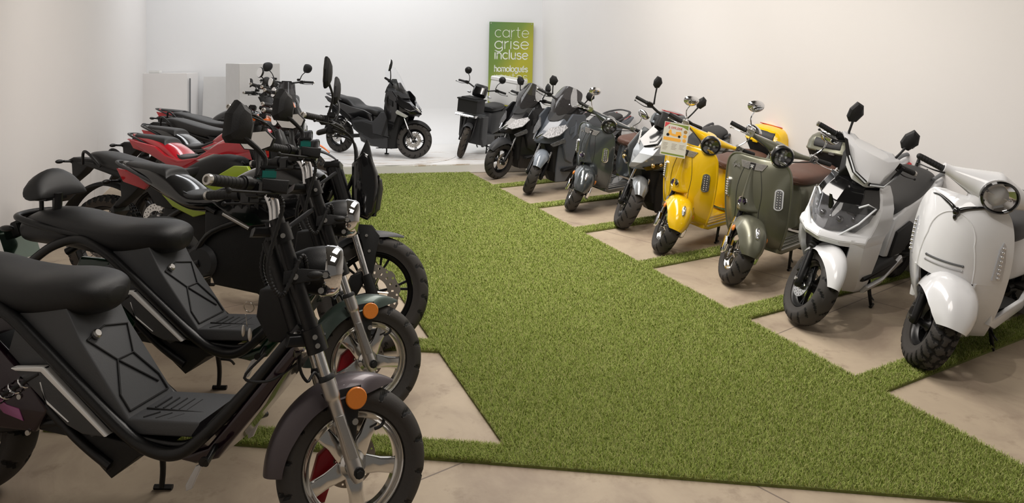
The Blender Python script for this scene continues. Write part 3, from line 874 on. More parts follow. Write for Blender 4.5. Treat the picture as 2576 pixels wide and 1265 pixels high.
    for s in (-1, 1):
        y = s*.135
        g.tube([(-1.60, y*.8, .62), (-1.47, y, .70), (-1.33, y, .735), (-1.20, y, .68), (-1.09, y, .60), (-.93, y, .475), (-.74, y, .33), (-.64, y, .282), (-.55, y*.98, .278), (-.47, y*.9, .33), (-.33, y*.62, .48), (-.17, y*.3, .68)], .021, 14, k=8)
        g.tube([(-1.45, y*.9, .56), (-1.27, y*.9, .56), (-1.13, y*.9, .45), (-.93, y*.9, .29), (-.80, y*.9, .21)], .016, 12, k=6)
        g.tube([(-.80, y*.82, .325), (-.66, y*.82, .30), (-.53, y*.8, .30), (-.44, y*.8, .36)], .012, 10, k=6)
    hp = V((-.30, 0, .82)); 
    g.tube([(-.155, 0, .60), (-.265, 0, .90)], .033, 18, smooth=False)
    g.build('frame', FRM, o)
    # steering-head cover with ignition lock
    g = G().puff([(-.34, .70), (-.33, .79), (-.25, .80), (-.20, .70), (-.22, .62), (-.29, .62)], .04, .012)
    g.build('steering_head_cover', MBLK, o)
    # belly panel: under-tube cover in the accent colour
    g = G().puff([(-.58, .255), (-.46, .295), (-.32, .46), (-.17, .64), (-.16, .60), (-.28, .43), (-.42, .26), (-.5, .235)], .105, .01)
    g.build('down_tube_cover', mat('deep_'+tint[0]+'_paint', tint2[2], .2, .3, coat=.8), o)
    # battery case and floorboard
    BX = MX.Translation((-.075, 0, -.048))
    bc = G().puff([(-1.10, .74), (-.92, .76), (-.86, .66), (-.665, .415), (-.405, .425), (-.43, .375), (-.76, .36), (-.80, .34), (-.95, .44), (-1.14, .60)], .122, .008)
    bc = bc.build('battery_case', mat('case_grey_plastic', (.062, .064, .068), .5, bump=(200, .2)), o, xf=BX)
    g = G()
    def onp(t, y):      # along the sloping lid
        return (-.865+.195*t, y, .672-.245*t)
    for pts in ([(.08, -.10), (.0, .0), (.08, .10)], [(.08, -.10), (.42, -.03), (.42, .05), (.08, .10)], [(.42, -.03), (.78, -.10)], [(.42, .05), (.78, .10)], [(.42, -.03), (.85, .08)], [(.98, -.10), (.78, -.10)], [(.98, .10), (.98, -.10)], [(.78, .1), (.98, .1)]):
        g.tube([onp(*p) for p in pts], .0032, 6, smooth=False)
    for i in range(6):
        g.tube([(-.63+.03*i, -.03, .4195), (-.63+.03*i, .06, .4195)], .0028, 6, smooth=False)
    for i in range(5):
        g.tube([(-.62+.045*i, -.105, .418), (-.59+.045*i, -.06, .4195)], .0028, 6, smooth=False)
    g.tube([(-.655, -.04, .419), (-.44, -.04, .421)], .003, 6, smooth=False)
    g.build('lid_rib', MBLK, bc, xf=BX)
    g = G().lathe([(0, -.008), (.012, -.008), (.017, -.003), (.017, .006), (0, .006)], (-.845, -.06, .662), (-.78, 0, -.62), seg=20)
    g.build('charge_port_cap', STEEL, bc, xf=BX)
    # lower battery box, pointed keel
    G().puff([(-1.33, .58), (-1.13, .50), (-.90, .31), (-.66, .275), (-.63, .262), (-.70, .245), (-.80, .165), (-.90, .245), (-.96, .285), (-1.38, .33), (-1.42, .5)], .115, .006).build('underseat_body', MBLK, o)
    # side panels with light stripe
    for s in (-1, 1):
        sp = G().puff([(-1.165, .512), (-1.04, .522), (-.795, .325), (-.805, .316), (-.885, .318), (-.945, .342)], .012, .006, y=s*.142).build('side_panel', mat('case_grey_plastic', (.062, .064, .068), .5), o)
        G().puff([(-1.045, .524), (-1.035, .518), (-.79, .322), (-.80, .318), (-1.05, .508), (-1.15, .505), (-1.165, .513)], .0135, .002, y=s*.1435).build('silver_stripe', mat('pale_stripe', (.85, .84, .82), .5), sp)
        G().puff([(-1.05, .475), (-1.03, .42), (-.935, .355), (-1.02, .405), (-1.045, .45)], .0135, .002, y=s*.1435).build('side_mark', mat('pale_stripe', (.85, .84, .82), .5), sp)
        # rear motor cover and accent lightning mark
        rc = G().puff([(-1.52, .60), (-1.26, .585), (-1.15, .50), (-1.03, .38), (-1.08, .30), (-1.22, .30), (-1.50, .36), (-1.60, .45)], .02, .012, y=s*.12).build('rear_cover', mat('deep_'+tint[0]+'_paint', tint2[2], .2, .3, coat=.8), o)
        G().puff([(-1.36, .47), (-1.28, .46), (-1.19, .385), (-1.14, .375), (-1.12, .335), (-1.20, .355), (-1.27, .42), (-1.33, .44)], .022, .003, y=s*.121).build('accent_mark', accent, rc)
        shock(o, (-1.40, s*.155, .30), (-1.06, s*.15, .50), .022, CHR)
        # pedal reflectors / foot pegs
        pg = G().tube([(-.43, s*.10, .30), (-.41, s*.19, .285)], .010, 10, smooth=False)
        bolt(pg, (-.42, s*.185, .29), .014, (.2, s, 0), .006)
        pg = pg.build('foot_peg', FRM, o)
        G().puff([(-.445, .275), (-.42, .285), (-.455, .205), (-.475, .195), (-.478, .215)], .005, .003, y=s*.185, smooth=0).build('white_reflector', LED, pg)
        for x_, z_ in ((-1.14, .415), (-1.10, .30), (-1.35, .56)):
            bolt(G(), (x_, s*.142, z_), .009, (0, s, 0), .004).build('bolt', STEEL, o)
    # swing arm
    g = G()
    for s in (-1, 1):
        g.tube([(-1.0, s*.10, .33), (-1.2, s*.11, .30), (-WB, s*.10, Rw)], .018, 12)
    g.build('swing_arm', FRM, o)
    # rear fender
    fender(o, (-WB, 0, Rw), .30, .078, -125, 62, BLK, .7, None, 'rear_fender', e=2.4)
    # seat
    xo = 0
    st = [(-1.62, .79, .05, .03, .04, 2.2, 0), (-1.60, .80, .10, .055, .07, 2.3, 0), (-1.50, .82, .125, .07, .10, 2.4, 0), (-1.36, .82, .135, .065, .11, 2.4, 0),
          (-1.24, .81, .14, .048, .12, 2.4, 0), (-1.10, .80, .145, .045, .125, 2.4, 0), (-.98, .80, .14, .050, .115, 2.4, 0), (-.89, .795, .125, .05, .095, 2.3, 0), (-.835, .785, .095, .04, .07, 2.2, 0), (-.81, .775, .04, .02, .03, 2.0, 0)]
    G().sec(st, 28, 5).build('seat', VINYL, o, ang=70, xf=MX.Translation((-.08, 0, -.035)))
    # tail rack, backrest, plate
    if rack:
        g = G()
        g.tube([(-1.22, -.115, .735), (-1.45, -.13, .77), (-1.66, -.125, .815), (-1.71, -.06, .825), (-1.71, .06, .825), (-1.66, .125, .815), (-1.45, .13, .77), (-1.22, .115, .735)], .015, 12)
        for s in (-1, 1): g.tube([(-1.62, s*.04, .81), (-1.63, s*.04, .93)], .010, 8, smooth=False)
        g.box((-1.61, 0, .905), (.06, .13, .03))
        g.tube([(-1.54, -.04, .80), (-1.53, -.05, .93)], .02, 8, smooth=False)
        g.build('tail_rack', FRM, o)
        g = G(); rs = []
        for i in range(15):     # upright cushion, arched from side to side
            t = -1+2*i/14; y = .155*math.sin(t*PI/2)
            h = .118*math.sqrt(max(0, 1-abs(y/.155)**2.0))+.006
            r_ = []
            for j in range(16):
                a = 2*PI*j/16
                u = math.cos(a); v = math.sin(a)
                r_.append((-1.58+.05*u*(.5+.5*min(1, h/.06))-.05*max(0, v)*.6, y, .915+(h*v if v > 0 else .012*v)))
            rs.append(r_)
        g.rings(rs)
        g.build('backrest', VINYL, o, ang=75)
        pl_m = mat('green_plate', (.045, .085, .06), .12, .6, coat=1.0)
        F = MX.Translation((-1.77, 0, .68)) @ MX.Rotation(R(-24), 4, 'Y')
        g = G().box((0, 0, 0), (.004, .20, .16), xf=F); g = g.build('licence_plate', pl_m, o, bevel=.0015)
        G().box((.02, 0, .06), (.05, .06, .06), xf=F).box((.05, 0, .09), (.10, .05, .02), xf=F).build('plate_holder', MBLK, g, bevel=.004)
        for s in (-1, 1):
            G().ball((-1.74, s*.11, .765), .02, 14, 8, (1.9, 1, .75)).build('rear_indicator', SMOKE if s > 0 else BLK, o)
    else:
        g = G().tube([(-1.22, -.115, .735), (-1.45, -.13, .78), (-1.66, -.12, .82), (-1.72, 0, .83), (-1.66, .12, .82), (-1.45, .13, .78), (-1.22, .115, .735)], .013, 12)
        g.build('tail_rack', FRM, o)
    side_stand(o, -.80, .27, .11, (.02, .13))
    # ignition keys
    k = G().lathe([(.016, -.001), (.020, -.001), (.020, .001), (.016, .001)], (-.345, -.075, .742), (0, 1, .3), seg=20, closed=True)
    k.lathe([(.016, -.001), (.020, -.001), (.020, .001), (.016, .001)], (-.35, -.078, .70), (1, .6, .2), seg=20, closed=True)
    k.ball((-.335, -.08, .655), .012, 12, 8, (.7, .3, 1.9)).ball((-.36, -.078, .665), .012, 12, 8, (.6, .4, 1.7))
    k.build('key_ring', STEEL, o)

c1 = root('electric_chopper', 'nearest black electric chopper with dull purple front fender and five-spoke polished wheel', 'scooter', (-.529, 2.42, 0), -10.3, 3.5)
chopper(c1, ('purple', (.085, .070, .076)), ('magenta', (.30, .07, .20), (.016, .004, .011)), True)
settle(c1)
c2 = root('electric_chopper', 'black electric chopper with dark green fender, black backrest and green plate', 'scooter', (-.64, 3.24, 0), -9.5, 3.5)
chopper(c2, ('green', (.045, .065, .055)), ('bright_green', (.03, .42, .10), (.001, .028, .010)), True)
settle(c2)
# ---------------------------------------------------------------- motorcycles of the left row
def moto_bar(o, S, x, z, half=.36, sweep=.07, rise=0, shape='kite', mw=.13, mh=.15, teal=False, mtilt=0, mout=.10, mup=.17, grips=None, far_flip=True, bm=None, mlook=(.78, -.62)):
    g = G()
    g.tube([(x-sweep, -half, z+rise*.9), (x-sweep*.5, -half*.62, z+rise), (x+.01, -.10, z+.005), (x+.02, 0, z-.01), (x+.01, .10, z+.005), (x-sweep*.5, half*.62, z+rise), (x-sweep, half, z+rise*.9)], .0125, 12, k=6, xf=S)
    hb = g.build('handlebar', bm or FRM, o)
    for s in (-1, 1):
        a = V((x-sweep*.55, s*half*.66, z+rise*.99)); e = V((x-sweep, s*half, z+rise*.9)); d = (e-a).normalized()
        grip(hb, a, e+d*.01, .017, MBLK, STEEL if grips is None else grips, S)
        g = G().box(a-d*.03+V((0, 0, -.004)), (.045, .05, .048), xf=S)
        g.build('switch_housing', BLK, hb, bevel=.006)
        g = G().box(a-d*.075+V((.01, 0, .028)), (.045, .045, .032), xf=S)
        g.build('brake_reservoir', TEAL if teal else BLK, hb, bevel=.006)
        lever(hb, a-d*.07+V((.03, 0, -.012)), e+V((.05, 0, -.025)), BLK, S)
        b = a-d*.06+V((0, 0, .02))
        mirror(hb, b, b+V((-.02, s*mout, mup)), (mlook[0], mlook[1]*s, mtilt), mw, mh, shape, MBLK, S, roll=(-1 if s > 0 else 1)*8, depth=.035, mid=b+V((.02, s*.03, mup*.45)), sr=.006)
    return hb

def moto_fork(o, S, xt, zt, Rw, y=.095, lower=CHR, upper=FRM, zl=.62, gaiter=False, r=.025):
    """straight fork from the axle (0,Rw) to (xt,zt)"""
    def p(z): t = (z-Rw)/(zt-Rw); return (xt*t, z)
    for s in (-1, 1):
        g = G()
        if gaiter:
            P = [(p(zl)[0], s*y, zl)]+[(p(zl+.18*i/16)[0], s*y, zl+.18*i/16) for i in range(1, 17)]
            g.tube(P, [r*1.15 if i % 2 else r*.9 for i in range(17)], 14, smooth=False, xf=S)
            g.tube([(p(zl+.17)[0], s*y, zl+.17), (xt, s*y, zt)], r*.85, 14, smooth=False, xf=S)
        else:
            g.tube([(p(zl)[0], s*y, zl), (p(zl+.03)[0], s*y, zl+.03), (xt, s*y, zt)], [r*1.1, r*1.12, r], 16, smooth=False, xf=S)
        lg = g.build('fork_leg', upper, o)
        G().tube([(p(Rw+.06)[0], s*y, Rw+.06), (p(zl+.02)[0], s*y, zl+.02)], r*.66, 14, smooth=False, xf=S).build('stanchion', lower, lg)
        g = G().tube([(-.01, s*y, Rw-.03), (0, s*y, Rw), (p(Rw+.10)[0], s*y, Rw+.10)], [r*.8, r*1.1, r*.95], 14, xf=S)
        g.tube([(0, s*y, Rw), (0, s*(y-.04), Rw)], .014, 10, smooth=False, xf=S)
        bolt(g, (0, s*(y+.024), Rw), .013, (0, s, 0), .006, S)
        g.build('axle_clamp', BLK, lg)
    g = G()
    for z in (zt-.02, zt-.22):
        c = p(z)
        g.puff([(c[0]-.055, z-.016), (c[0]-.05, z+.014), (c[0]+.03, z+.018), (c[0]+.03, z-.014)], y+.032, .006, xf=S)
    g.tube([(p(zt-.24)[0]-.03, 0, zt-.24), (p(zt)[0]-.03, 0, zt)], .028, 14, smooth=False, xf=S)
    g.build('triple_clamp', FRM, o)

def plate_tail(o, x, z, m=MBLK):
    """dropping licence bracket with two short indicators"""
    g = G().puff([(x+.26, z+.0), (x+.24, z+.03), (x-.02, z+.045), (x-.07, z+.02), (x-.03, z-.0), (x-.02, z-.07), (x-.10, z-.16), (x-.075, z-.165), (x+.05, z-.07), (x+.10, z-.02)], .045, .008)
    t = g.build('plate_bracket', m, o)
    G().puff([(x-.055, z-.13), (x-.135, z-.265), (x-.125, z-.27), (x-.04, z-.165)], .06, .003).build('plate_flap', BLK, t)
    for s in (-1, 1):
        G().tube([(x-.03, s*.03, z+.015), (x-.04, s*.10, z+.02)], .008, 8, smooth=False).ball((x-.045, s*.13, z+.02), .018, 12, 8, (.8, 1.9, .8)).build('rear_indicator', BLK, t)

def naked(o, paint, seat_h=0, panel=None, script_on=False, wb=1.34, Rw=.30, tm=RUB, shell=None, red_under=None, lamp='square', mshape='drop', grey_tail=False, bar_z=1.16, swap=None, teal=False, msize=(.13, .12), mtilt=0, bar_sweep=.13, tailb=False, hump=True, mup=.16, steer=24, mlook=(.78, -.62)):
    S = steer_mx(.09, 23, steer)
    shell = shell or GBLK
    fw = wheel(o, (0, 0, Rw), Rw, .215, .115, FRM, 'y', 6, .014, .03, .02, .035, .11, S, tm, 'road', disc_r=.145, disc_y=-.05, petal=.006, disc_in=.55, disc_m=mat('satin_steel_disc', (.62, .56, .5), .28, .95), name='front_wheel', seg=112)
    G().puff([(-.10, .25), (-.135, .31), (-.12, .39), (-.06, .415), (-.045, .36), (-.075, .30)], .022, .008, y=-.07, xf=S).build('brake_caliper', BLK, fw)
    wheel(o, (-wb, 0, Rw), Rw, .215, .14, FRM, 'y', 6, .014, .03, .02, .035, .11, None, tm, 'road', name='rear_wheel', disc_r=.11, disc_y=-.055)
    moto_fork(o, S, -.255, .99, Rw, .10, zl=.60, r=.028)
    fe = fender(o, (0, 0, Rw), .325, .062, -38, 27, GREY, .55, S, e=2.4, wf=lambda s: 1 if s < .6 else 1-.75*((s-.6)/.4)**1.5, rf=lambda s: 1+.03*max(0, s-.7)*3)
    for s in (-1, 1):
        G().puff([(-.12, .66), (-.03, .655), (.02, .60), (.005, .50), (.0, .42), (-.02, .36), (-.045, .37), (-.05, .45), (-.07, .56)], .005, .003, y=s*.078, xf=S).build('fork_guard', MBLK, fe)
        for q in ((-.05, .60), (-.03, .52), (-.025, .40)): bolt(G(), (q[0], s*.085, q[1]), .008, (0, s, 0), .004, S).build('bolt', STEEL, fe)
    moto_bar(o, S, -.24, bar_z, .36, bar_sweep, .03, mshape, msize[0], msize[1], teal=teal, mtilt=mtilt, mup=mup, mlook=mlook)
    # headlight
    if lamp == 'square':
        g = G().puff([(-.155, .98), (-.10, 1.05), (-.055, 1.03), (-.01, .93), (.0, .86), (-.01, .72), (-.05, .68), (-.11, .70), (-.14, .76)], .115, .03, xf=S)
        hl = g.build('headlamp', GBLK, o)
        G().puff([(-.02, .925), (.012, .90), (.022, .85), (.012, .735), (-.03, .70)], .095, .02, xf=S).build('headlamp_lens', SMOKE, hl)
        G().puff([(-.12, 1.02), (-.085, 1.115), (-.075, 1.11), (-.05, 1.02), (-.03, .96)], .10, .006, xf=S).build('flyscreen', BLK, hl)
    else:
        round_lamp(o, (-.03, 0, .86), (1, 0, -.05), .09, .13, BLK, BLK, S, dark=True)
    # tank
    st = [(-.92, .80, .05, .02, .06, 2.3, 0), (-.86, .83, .09, .04, .10, 2.4, 0), (-.76, .86, .12, .07, .12, 2.6, 0), (-.62, .88, .145, .095, .14, 2.7, 0), (-.48, .88, .15, .095, .14, 2.8, 0), (-.37, .87, .135, .07, .12, 2.7, 0), (-.30, .86, .10, .03, .09, 2.4, 0)]
    tk = G().sec(st, 28, 5).build('tank', paint, o, ang=60)
    if script_on:
        script(tk, face_mx((-.60, -.1455, .85), (0, -1, .12), (1, 0, -.25)), .13, .075, WHT, .0045)
    # side shrouds with louvres
    for s in (-1, 1):
        sp = G().puff([(-.93, .78), (-.80, .83), (-.60, .82), (-.42, .86), (-.30, .82), (-.36, .72), (-.52, .66), (-.66, .64), (-.80, .70)], .02, .008, y=s*.145).build('side_shroud', panel or shell, o)
        G().puff([(-.90, .775), (-.76, .825), (-.70, .822), (-.86, .765)], .004, .002, y=s*.166).build('silver_trim', ALU, sp)
        G().tube([(-.83, s*.150, .70), (-.66, s*.155, .63)], .012, 10, smooth=False).build('silver_rail', ALU, sp)
        g = G()
        for i in range(5): g.puff([(-.78+.05*i, .755), (-.765+.05*i, .795), (-.75+.05*i, .795), (-.755+.05*i, .735)], .004, .002, y=s*.166)
        g.build('louvre', MBLK, sp)
    if red_under and panel is red_under:
        for s in (-1, 1):
            G().puff([(-1.56, .915), (-1.30, .865), (-1.20, .80), (-1.08, .765), (-.92, .79), (-.74, .90), (-.52, .955), (-.40, .93), (-.46, .80), (-.66, .72), (-.90, .675), (-1.10, .69), (-1.32, .79)], .016, .008, y=s*.138).build('seat_flank', panel, o)
    # battery box and motor
    g = G().puff([(-.98, .70), (-.80, .72), (-.40, .74), (-.33, .62), (-.38, .50), (-.52, .32), (-.62, .27), (-.90, .30), (-.97, .45)], .115, .02)
    g.build('battery_box', MBLK, o)
    g = G().lathe([(0, -.14), (.08, -.14), (.10, -.12), (.10, .12), (.08, .14), (0, .14)], (-.98, 0, .42), seg=30)
    g.build('motor', GREY, o)
    g = G()
    for s in (-1, 1):
        g.tube([(-.98, s*.12, .42), (-1.15, s*.13, .36), (-wb, s*.12, Rw)], [.03, .024, .022], 12)
        g.tube([(-.30, s*.05, .84), (-.55, s*.125, .72), (-.90, s*.13, .60), (-1.02, s*.12, .46)], .018, 10)
        g.tube([(-.90, s*.12, .70), (-1.15, s*.10, .80), (-1.42, s*.07, .90)], .014, 10)
    g.build('frame', FRM, o)
    shock(o, (-1.02, -.0, .40), (-.93, 0, .68), .032, paint if red_under else STEEL)
    # tail
    tl = G().sec([(-.84, .77, .10, .05, .06, 2.6, 0), (-.95, .75, .13, .035, .06, 2.6, 0), (-1.08, .755, .145, .03, .06, 2.7, 0), (-1.22, .82, .13, .055, .08, 2.7, 0), (-1.36, .87, .11, .055, .07, 2.6, 0), (-1.50, .905, .075, .04, .05, 2.4, 0), (-1.62, .94, .02, .012, .02, 2.2, 0)], 22, 5)
    tl = tl.build('tail_fairing', red_under or shell, o, ang=60)
    if not red_under or panel:
        for s in (-1, 1):
            G().puff([(-1.60, .915), (-1.55, .84), (-1.40, .80), (-1.36, .84), (-1.50, .90)], .012, .004, y=s*.078).build('tail_lamp', REDL, tl)
    # seat: low rider saddle, raised pillion
    st = [(-.82, .835, .06, .02, .04, 2.4, 0), (-.88, .82, .09, .022, .06, 2.4, 0), (-.98, .785, .12, .022, .06, 2.5, 0), (-1.08, .775, .13, .024, .06, 2.5, 0), (-1.17, .795, .125, .030, .06, 2.5, .12), (-1.235, .85, .11, .034, .07, 2.5, .3)]
    if hump: st += [(-1.27, .895, .095, .032, .07, 2.5, .1), (-1.36, .91, .09, .030, .06, 2.5, 0), (-1.48, .925, .075, .024, .045, 2.4, 0), (-1.57, .94, .05, .014, .03, 2.3, 0)]
    se = G().sec(st, 24, 5).build('seat', VINYL, o, ang=70)
    g = G().tube([(-1.30, .10, .83), (-1.40, .11, .875), (-1.52, .098, .918), (-1.62, .06, .945), (-1.66, 0, .95), (-1.62, -.06, .945), (-1.52, -.098, .918), (-1.40, -.11, .875), (-1.30, -.10, .83)], .010, 10, flat=.8)
    g.build('grab_rail', GREY if grey_tail else FRM, o)
    if tailb: plate_tail(o, -1.66, .84)
    else: plate_tail(o, -1.58, .82)
    fender(o, (-wb, 0, Rw), .335, .07, -70, 30, MBLK, .6, None, 'rear_fender', e=2.4)
    side_stand(o, -.72, .29, .10, (.0, .17))
    g = G()
    for s in (-1, 1): g.tube([(-.92, s*.12, .36), (-.92, s*.23, .36)], .012, 10, smooth=False)
    g.build('foot_peg', STEEL, o)
    # cables
    for dy in (.07, -.09, -.05):
        G().tube([(-.27, dy*3, bar_z), (-.16, dy*1.6, bar_z-.06), (-.14, dy, .95), (-.20, dy*.6, .80), (-.30, dy, .74)], .006, 8, xf=S).build('control_cable', MBLK, o)

def enduro(o, panel, seat_stripe=None, tank=None, Rw=.31, wb=1.40, knob=True, word_m=None, mshape='oval', rack=False, mup=.16, bar_z=1.15, msize=(.10, .10), steer=24, mout=.09):
    S = steer_mx(.10, 25, steer)
    tm = DRUB if knob else RUB
    for nm, x, tw, X in (('front_wheel', 0, .085, S), ('rear_wheel', -wb, .11, None)):
        wheel(o, (x, 0, Rw), Rw, .235, tw, BLK, 'wire', 24, .004, .02, .04, .04, .12, X, tm, 'knob' if knob else 'road', name=nm, disc_r=.11, disc_y=-.055, petal=.004, seg=96, disc_m=mat('dark_steel_disc', (.16, .15, .14), .35, .9))
    moto_fork(o, S, -.29, 1.02, Rw, .10, zl=.64, r=.026, lower=CHR)
    fender(o, (0, 0, Rw), .40, .065, -34, 46, tank or BLK, .3, S, e=2.4, wf=lambda s: 1-.5*max(0, s-.6)/.4)
    moto_bar(o, S, -.27, bar_z, .37, .12, .035, mshape, msize[0], msize[1], mup=mup, mout=mout, mtilt=0)
    # number-plate style lamp mask
    g = G().puff([(-.20, 1.06), (-.13, 1.10), (-.08, 1.0), (-.06, .86), (-.10, .80), (-.17, .84)], .10, .025, xf=S)
    hl = g.build('headlamp_mask', tank or BLK, o)
    G().puff([(-.07, .96), (-.045, .93), (-.04, .88), (-.07, .86)], .06, .01, xf=S).build('headlamp_lens', LED, hl)
    # tank and shrouds
    st = [(-.80, .80, .05, .05, .10, 2.5, 0), (-.66, .84, .09, .08, .12, 2.6, 0), (-.52, .87, .11, .09, .13, 2.6, 0), (-.40, .88, .11, .07, .12, 2.6, 0), (-.32, .88, .08, .03, .08, 2.4, 0)]
    tk = G().sec(st, 22, 5).build('tank', tank or MBLK, o, ang=60)
    for s in (-1, 1):
        sh = G().puff([(-.98, .80), (-.62, .74), (-.34, .90), (-.24, .90), (-.16, .78), (-.22, .70), (-.40, .62), (-.62, .56), (-.78, .62)], .016, .006, y=s*.125).build('side_shroud', panel, o)
        if word_m:
            F = face_mx((-.62, s*.1420, .775), (0, s, 0), (-s, 0, -.0)); g = G()
            if s < 0: word(g, 'uranos', 0.0, 0, .024, .0045, F, .22, .2)
            if s < 0: g.build('lettering', word_m, sh)
            G().puff([(-.78, .84), (-.52, .91), (-.38, .95), (-.30, .90), (-.31, .885), (-.385, .93), (-.52, .89), (-.78, .82)], .004, .002, y=s*.118).build('orange_trim', panel, sh)
        G().puff([(-1.02, .74), (-.86, .79), (-.70, .70), (-.80, .60), (-.92, .62)], .012, .005, y=s*.11).build('side_cover', MBLK, o)
        if seat_stripe:
            G().puff([(-1.46, .90), (-1.10, .785), (-1.09, .765), (-1.46, .882)], .004, .002, y=s*.108).build('trim_stripe', seat_stripe, o)
    G().puff([(-.86, .70), (-.72, .72), (-.40, .74), (-.34, .62), (-.42, .42), (-.58, .30), (-.84, .32), (-.90, .46)], .10, .02).build('battery_box', MBLK, o)
    g = G()
    for s in (-1, 1):
        g.tube([(-.88, s*.10, .40), (-1.12, s*.12, .36), (-wb, s*.11, Rw)], [.028, .022, .02], 12)
        g.tube([(-.33, s*.04, .88), (-.50, s*.11, .70), (-.80, s*.12, .52), (-.90, s*.11, .40)], .018, 10)
        g.tube([(-.80, s*.10, .72), (-1.15, s*.09, .80), (-1.45, s*.06, .88)], .012, 10)
    g.build('frame', FRM, o)
    shock(o, (-1.0, 0, .40), (-.88, 0, .70), .032, STEEL)
    st = [(-.46, .925, .05, .02, .05, 2.5, 0), (-.56, .905, .085, .025, .06, 2.6, 0), (-.72, .855, .11, .03, .07, 2.8, 0), (-.88, .835, .125, .032, .07, 2.9, 0), (-1.05, .85, .125, .035, .075, 2.9, 0), (-1.25, .895, .12, .035, .075, 2.9, 0), (-1.42, .935, .105, .03, .07, 2.9, 0), (-1.50, .945, .08, .02, .05, 2.6, 0), (-1.52, .945, .04, .01, .03, 2.4, 0)]
    G().sec(st, 24, 5).build('seat', VINYL, o, ang=70)
    for s in (-1, 1):
        G().tube([(-1.38, s*.115, .87), (-1.46, s*.13, .95), (-1.52, s*.12, .965), (-1.54, s*.10, .88)], .010, 8).build('grab_handle', FRM, o)
    g = G().sec([(-1.0, .75, .08, .02, .04, 2.4, 0), (-1.25, .83, .095, .03, .05, 2.5, 0), (-1.5, .875, .075, .02, .03, 2.5, 0), (-1.66, .885, .04, .01, .015, 2.4, 0)], 18, 5)
    g.build('tail_fairing', MBLK, o)
    plate_tail(o, -1.66, .875)
    fender(o, (-wb, 0, Rw), .40, .06, -70, 35, MBLK, .4, None, 'rear_fender', e=2.4)
    side_stand(o, -.70, .32, .10, (.0, .17))
    for dy in (.07, -.09):
        G().tube([(-.30, dy*3, bar_z), (-.18, dy*1.6, bar_z-.05), (-.15, dy, .98), (-.24, dy*.6, .80), (-.34, dy, .74)], .006, 8, xf=S).build('control_cable', MBLK, o)

RED = mat('red_gloss_paint', (.42, .008, .018), .18, coat=.9)
LIME = mat('lime_plastic', (.34, .45, .03), .32, coat=.3)
ORG = mat('orange_plastic', (.80, .17, .015), .3, coat=.5)
SILV = mat('silver_plastic', (.5, .5, .5), .3, .3)

m3 = root('naked_motorcycle', 'black naked motorcycle with square headlight, tall fork and wavy steel brake disc', 'motorcycle', (-.76, 3.97, 0), -14, 4)
naked(m3, GBLK, mlook=(1, .05), script_on=True, grey_tail=True, mshape='kite', bar_z=1.17, msize=(.11, .17), mup=.22, bar_sweep=.15)
settle(m3)
m4 = root('enduro_motorcycle', 'black trail motorcycle with lime green side shroud and knobbly tyres', 'motorcycle', (-1.44, 4.74, 0), -14, 4)
enduro(m4, LIME, mshape='kite', msize=(.13, .14), mup=-.07, mout=.13)
for c in m4.children_recursive:
    k = c.name.split('.')[0]
    dz = .05 if k in ('seat', 'tail_fairing', 'grab_handle', 'plate_bracket', 'plate_flap', 'rear_indicator') else .035 if k in ('side_shroud', 'tank', 'side_cover') else 0
    if dz:
        for v in c.data.vertices: v.co.z -= dz
settle(m4)
m5 = root('naked_motorcycle', 'red naked motorcycle with black stepped seat, nearest of the red ones', 'motorcycle', (-1.50, 5.53, 0), -14, 4)
naked(m5, RED, panel=RED, red_under=RED, mshape='drop', lamp='round', tailb=True, mup=-.06, msize=(.11, .13), bar_z=1.08); settle(m5)
m6 = root('naked_motorcycle', 'black naked motorcycle with a thin red stripe under its stepped seat', 'motorcycle', (-1.74, 6.22, 0), -14, 4)
naked(m6, RED, panel=RED, mshape='oval', lamp='round', mup=-.05, msize=(.12, .10), bar_z=1.08); settle(m6)
m7 = root('enduro_motorcycle', 'all-black trail motorcycle between the red-striped and the orange motorcycles', 'motorcycle', (-1.95, 6.93, 0), -14, 4)
enduro(m7, MBLK, mshape='oval', mup=-.02); settle(m7)
m8 = root('enduro_motorcycle', 'trail motorcycle with orange shrouds, orange seat stripe and lettered tank', 'motorcycle', (-2.22, 7.65, 0), -14, 4)
enduro(m8, ORG, seat_stripe=ORG, tank=ORG, word_m=mat('pale_orange_print', (.8, .35, .12), .4), mshape='oval', mup=.05); settle(m8)
m9 = root('naked_motorcycle', 'farthest red motorcycle with pointed red tail and black tank', 'motorcycle', (-2.62, 8.40, 0), -12, 4)
naked(m9, GBLK, panel=MBLK, red_under=RED, mshape='oval', lamp='round', hump=True, mup=.13); settle(m9)

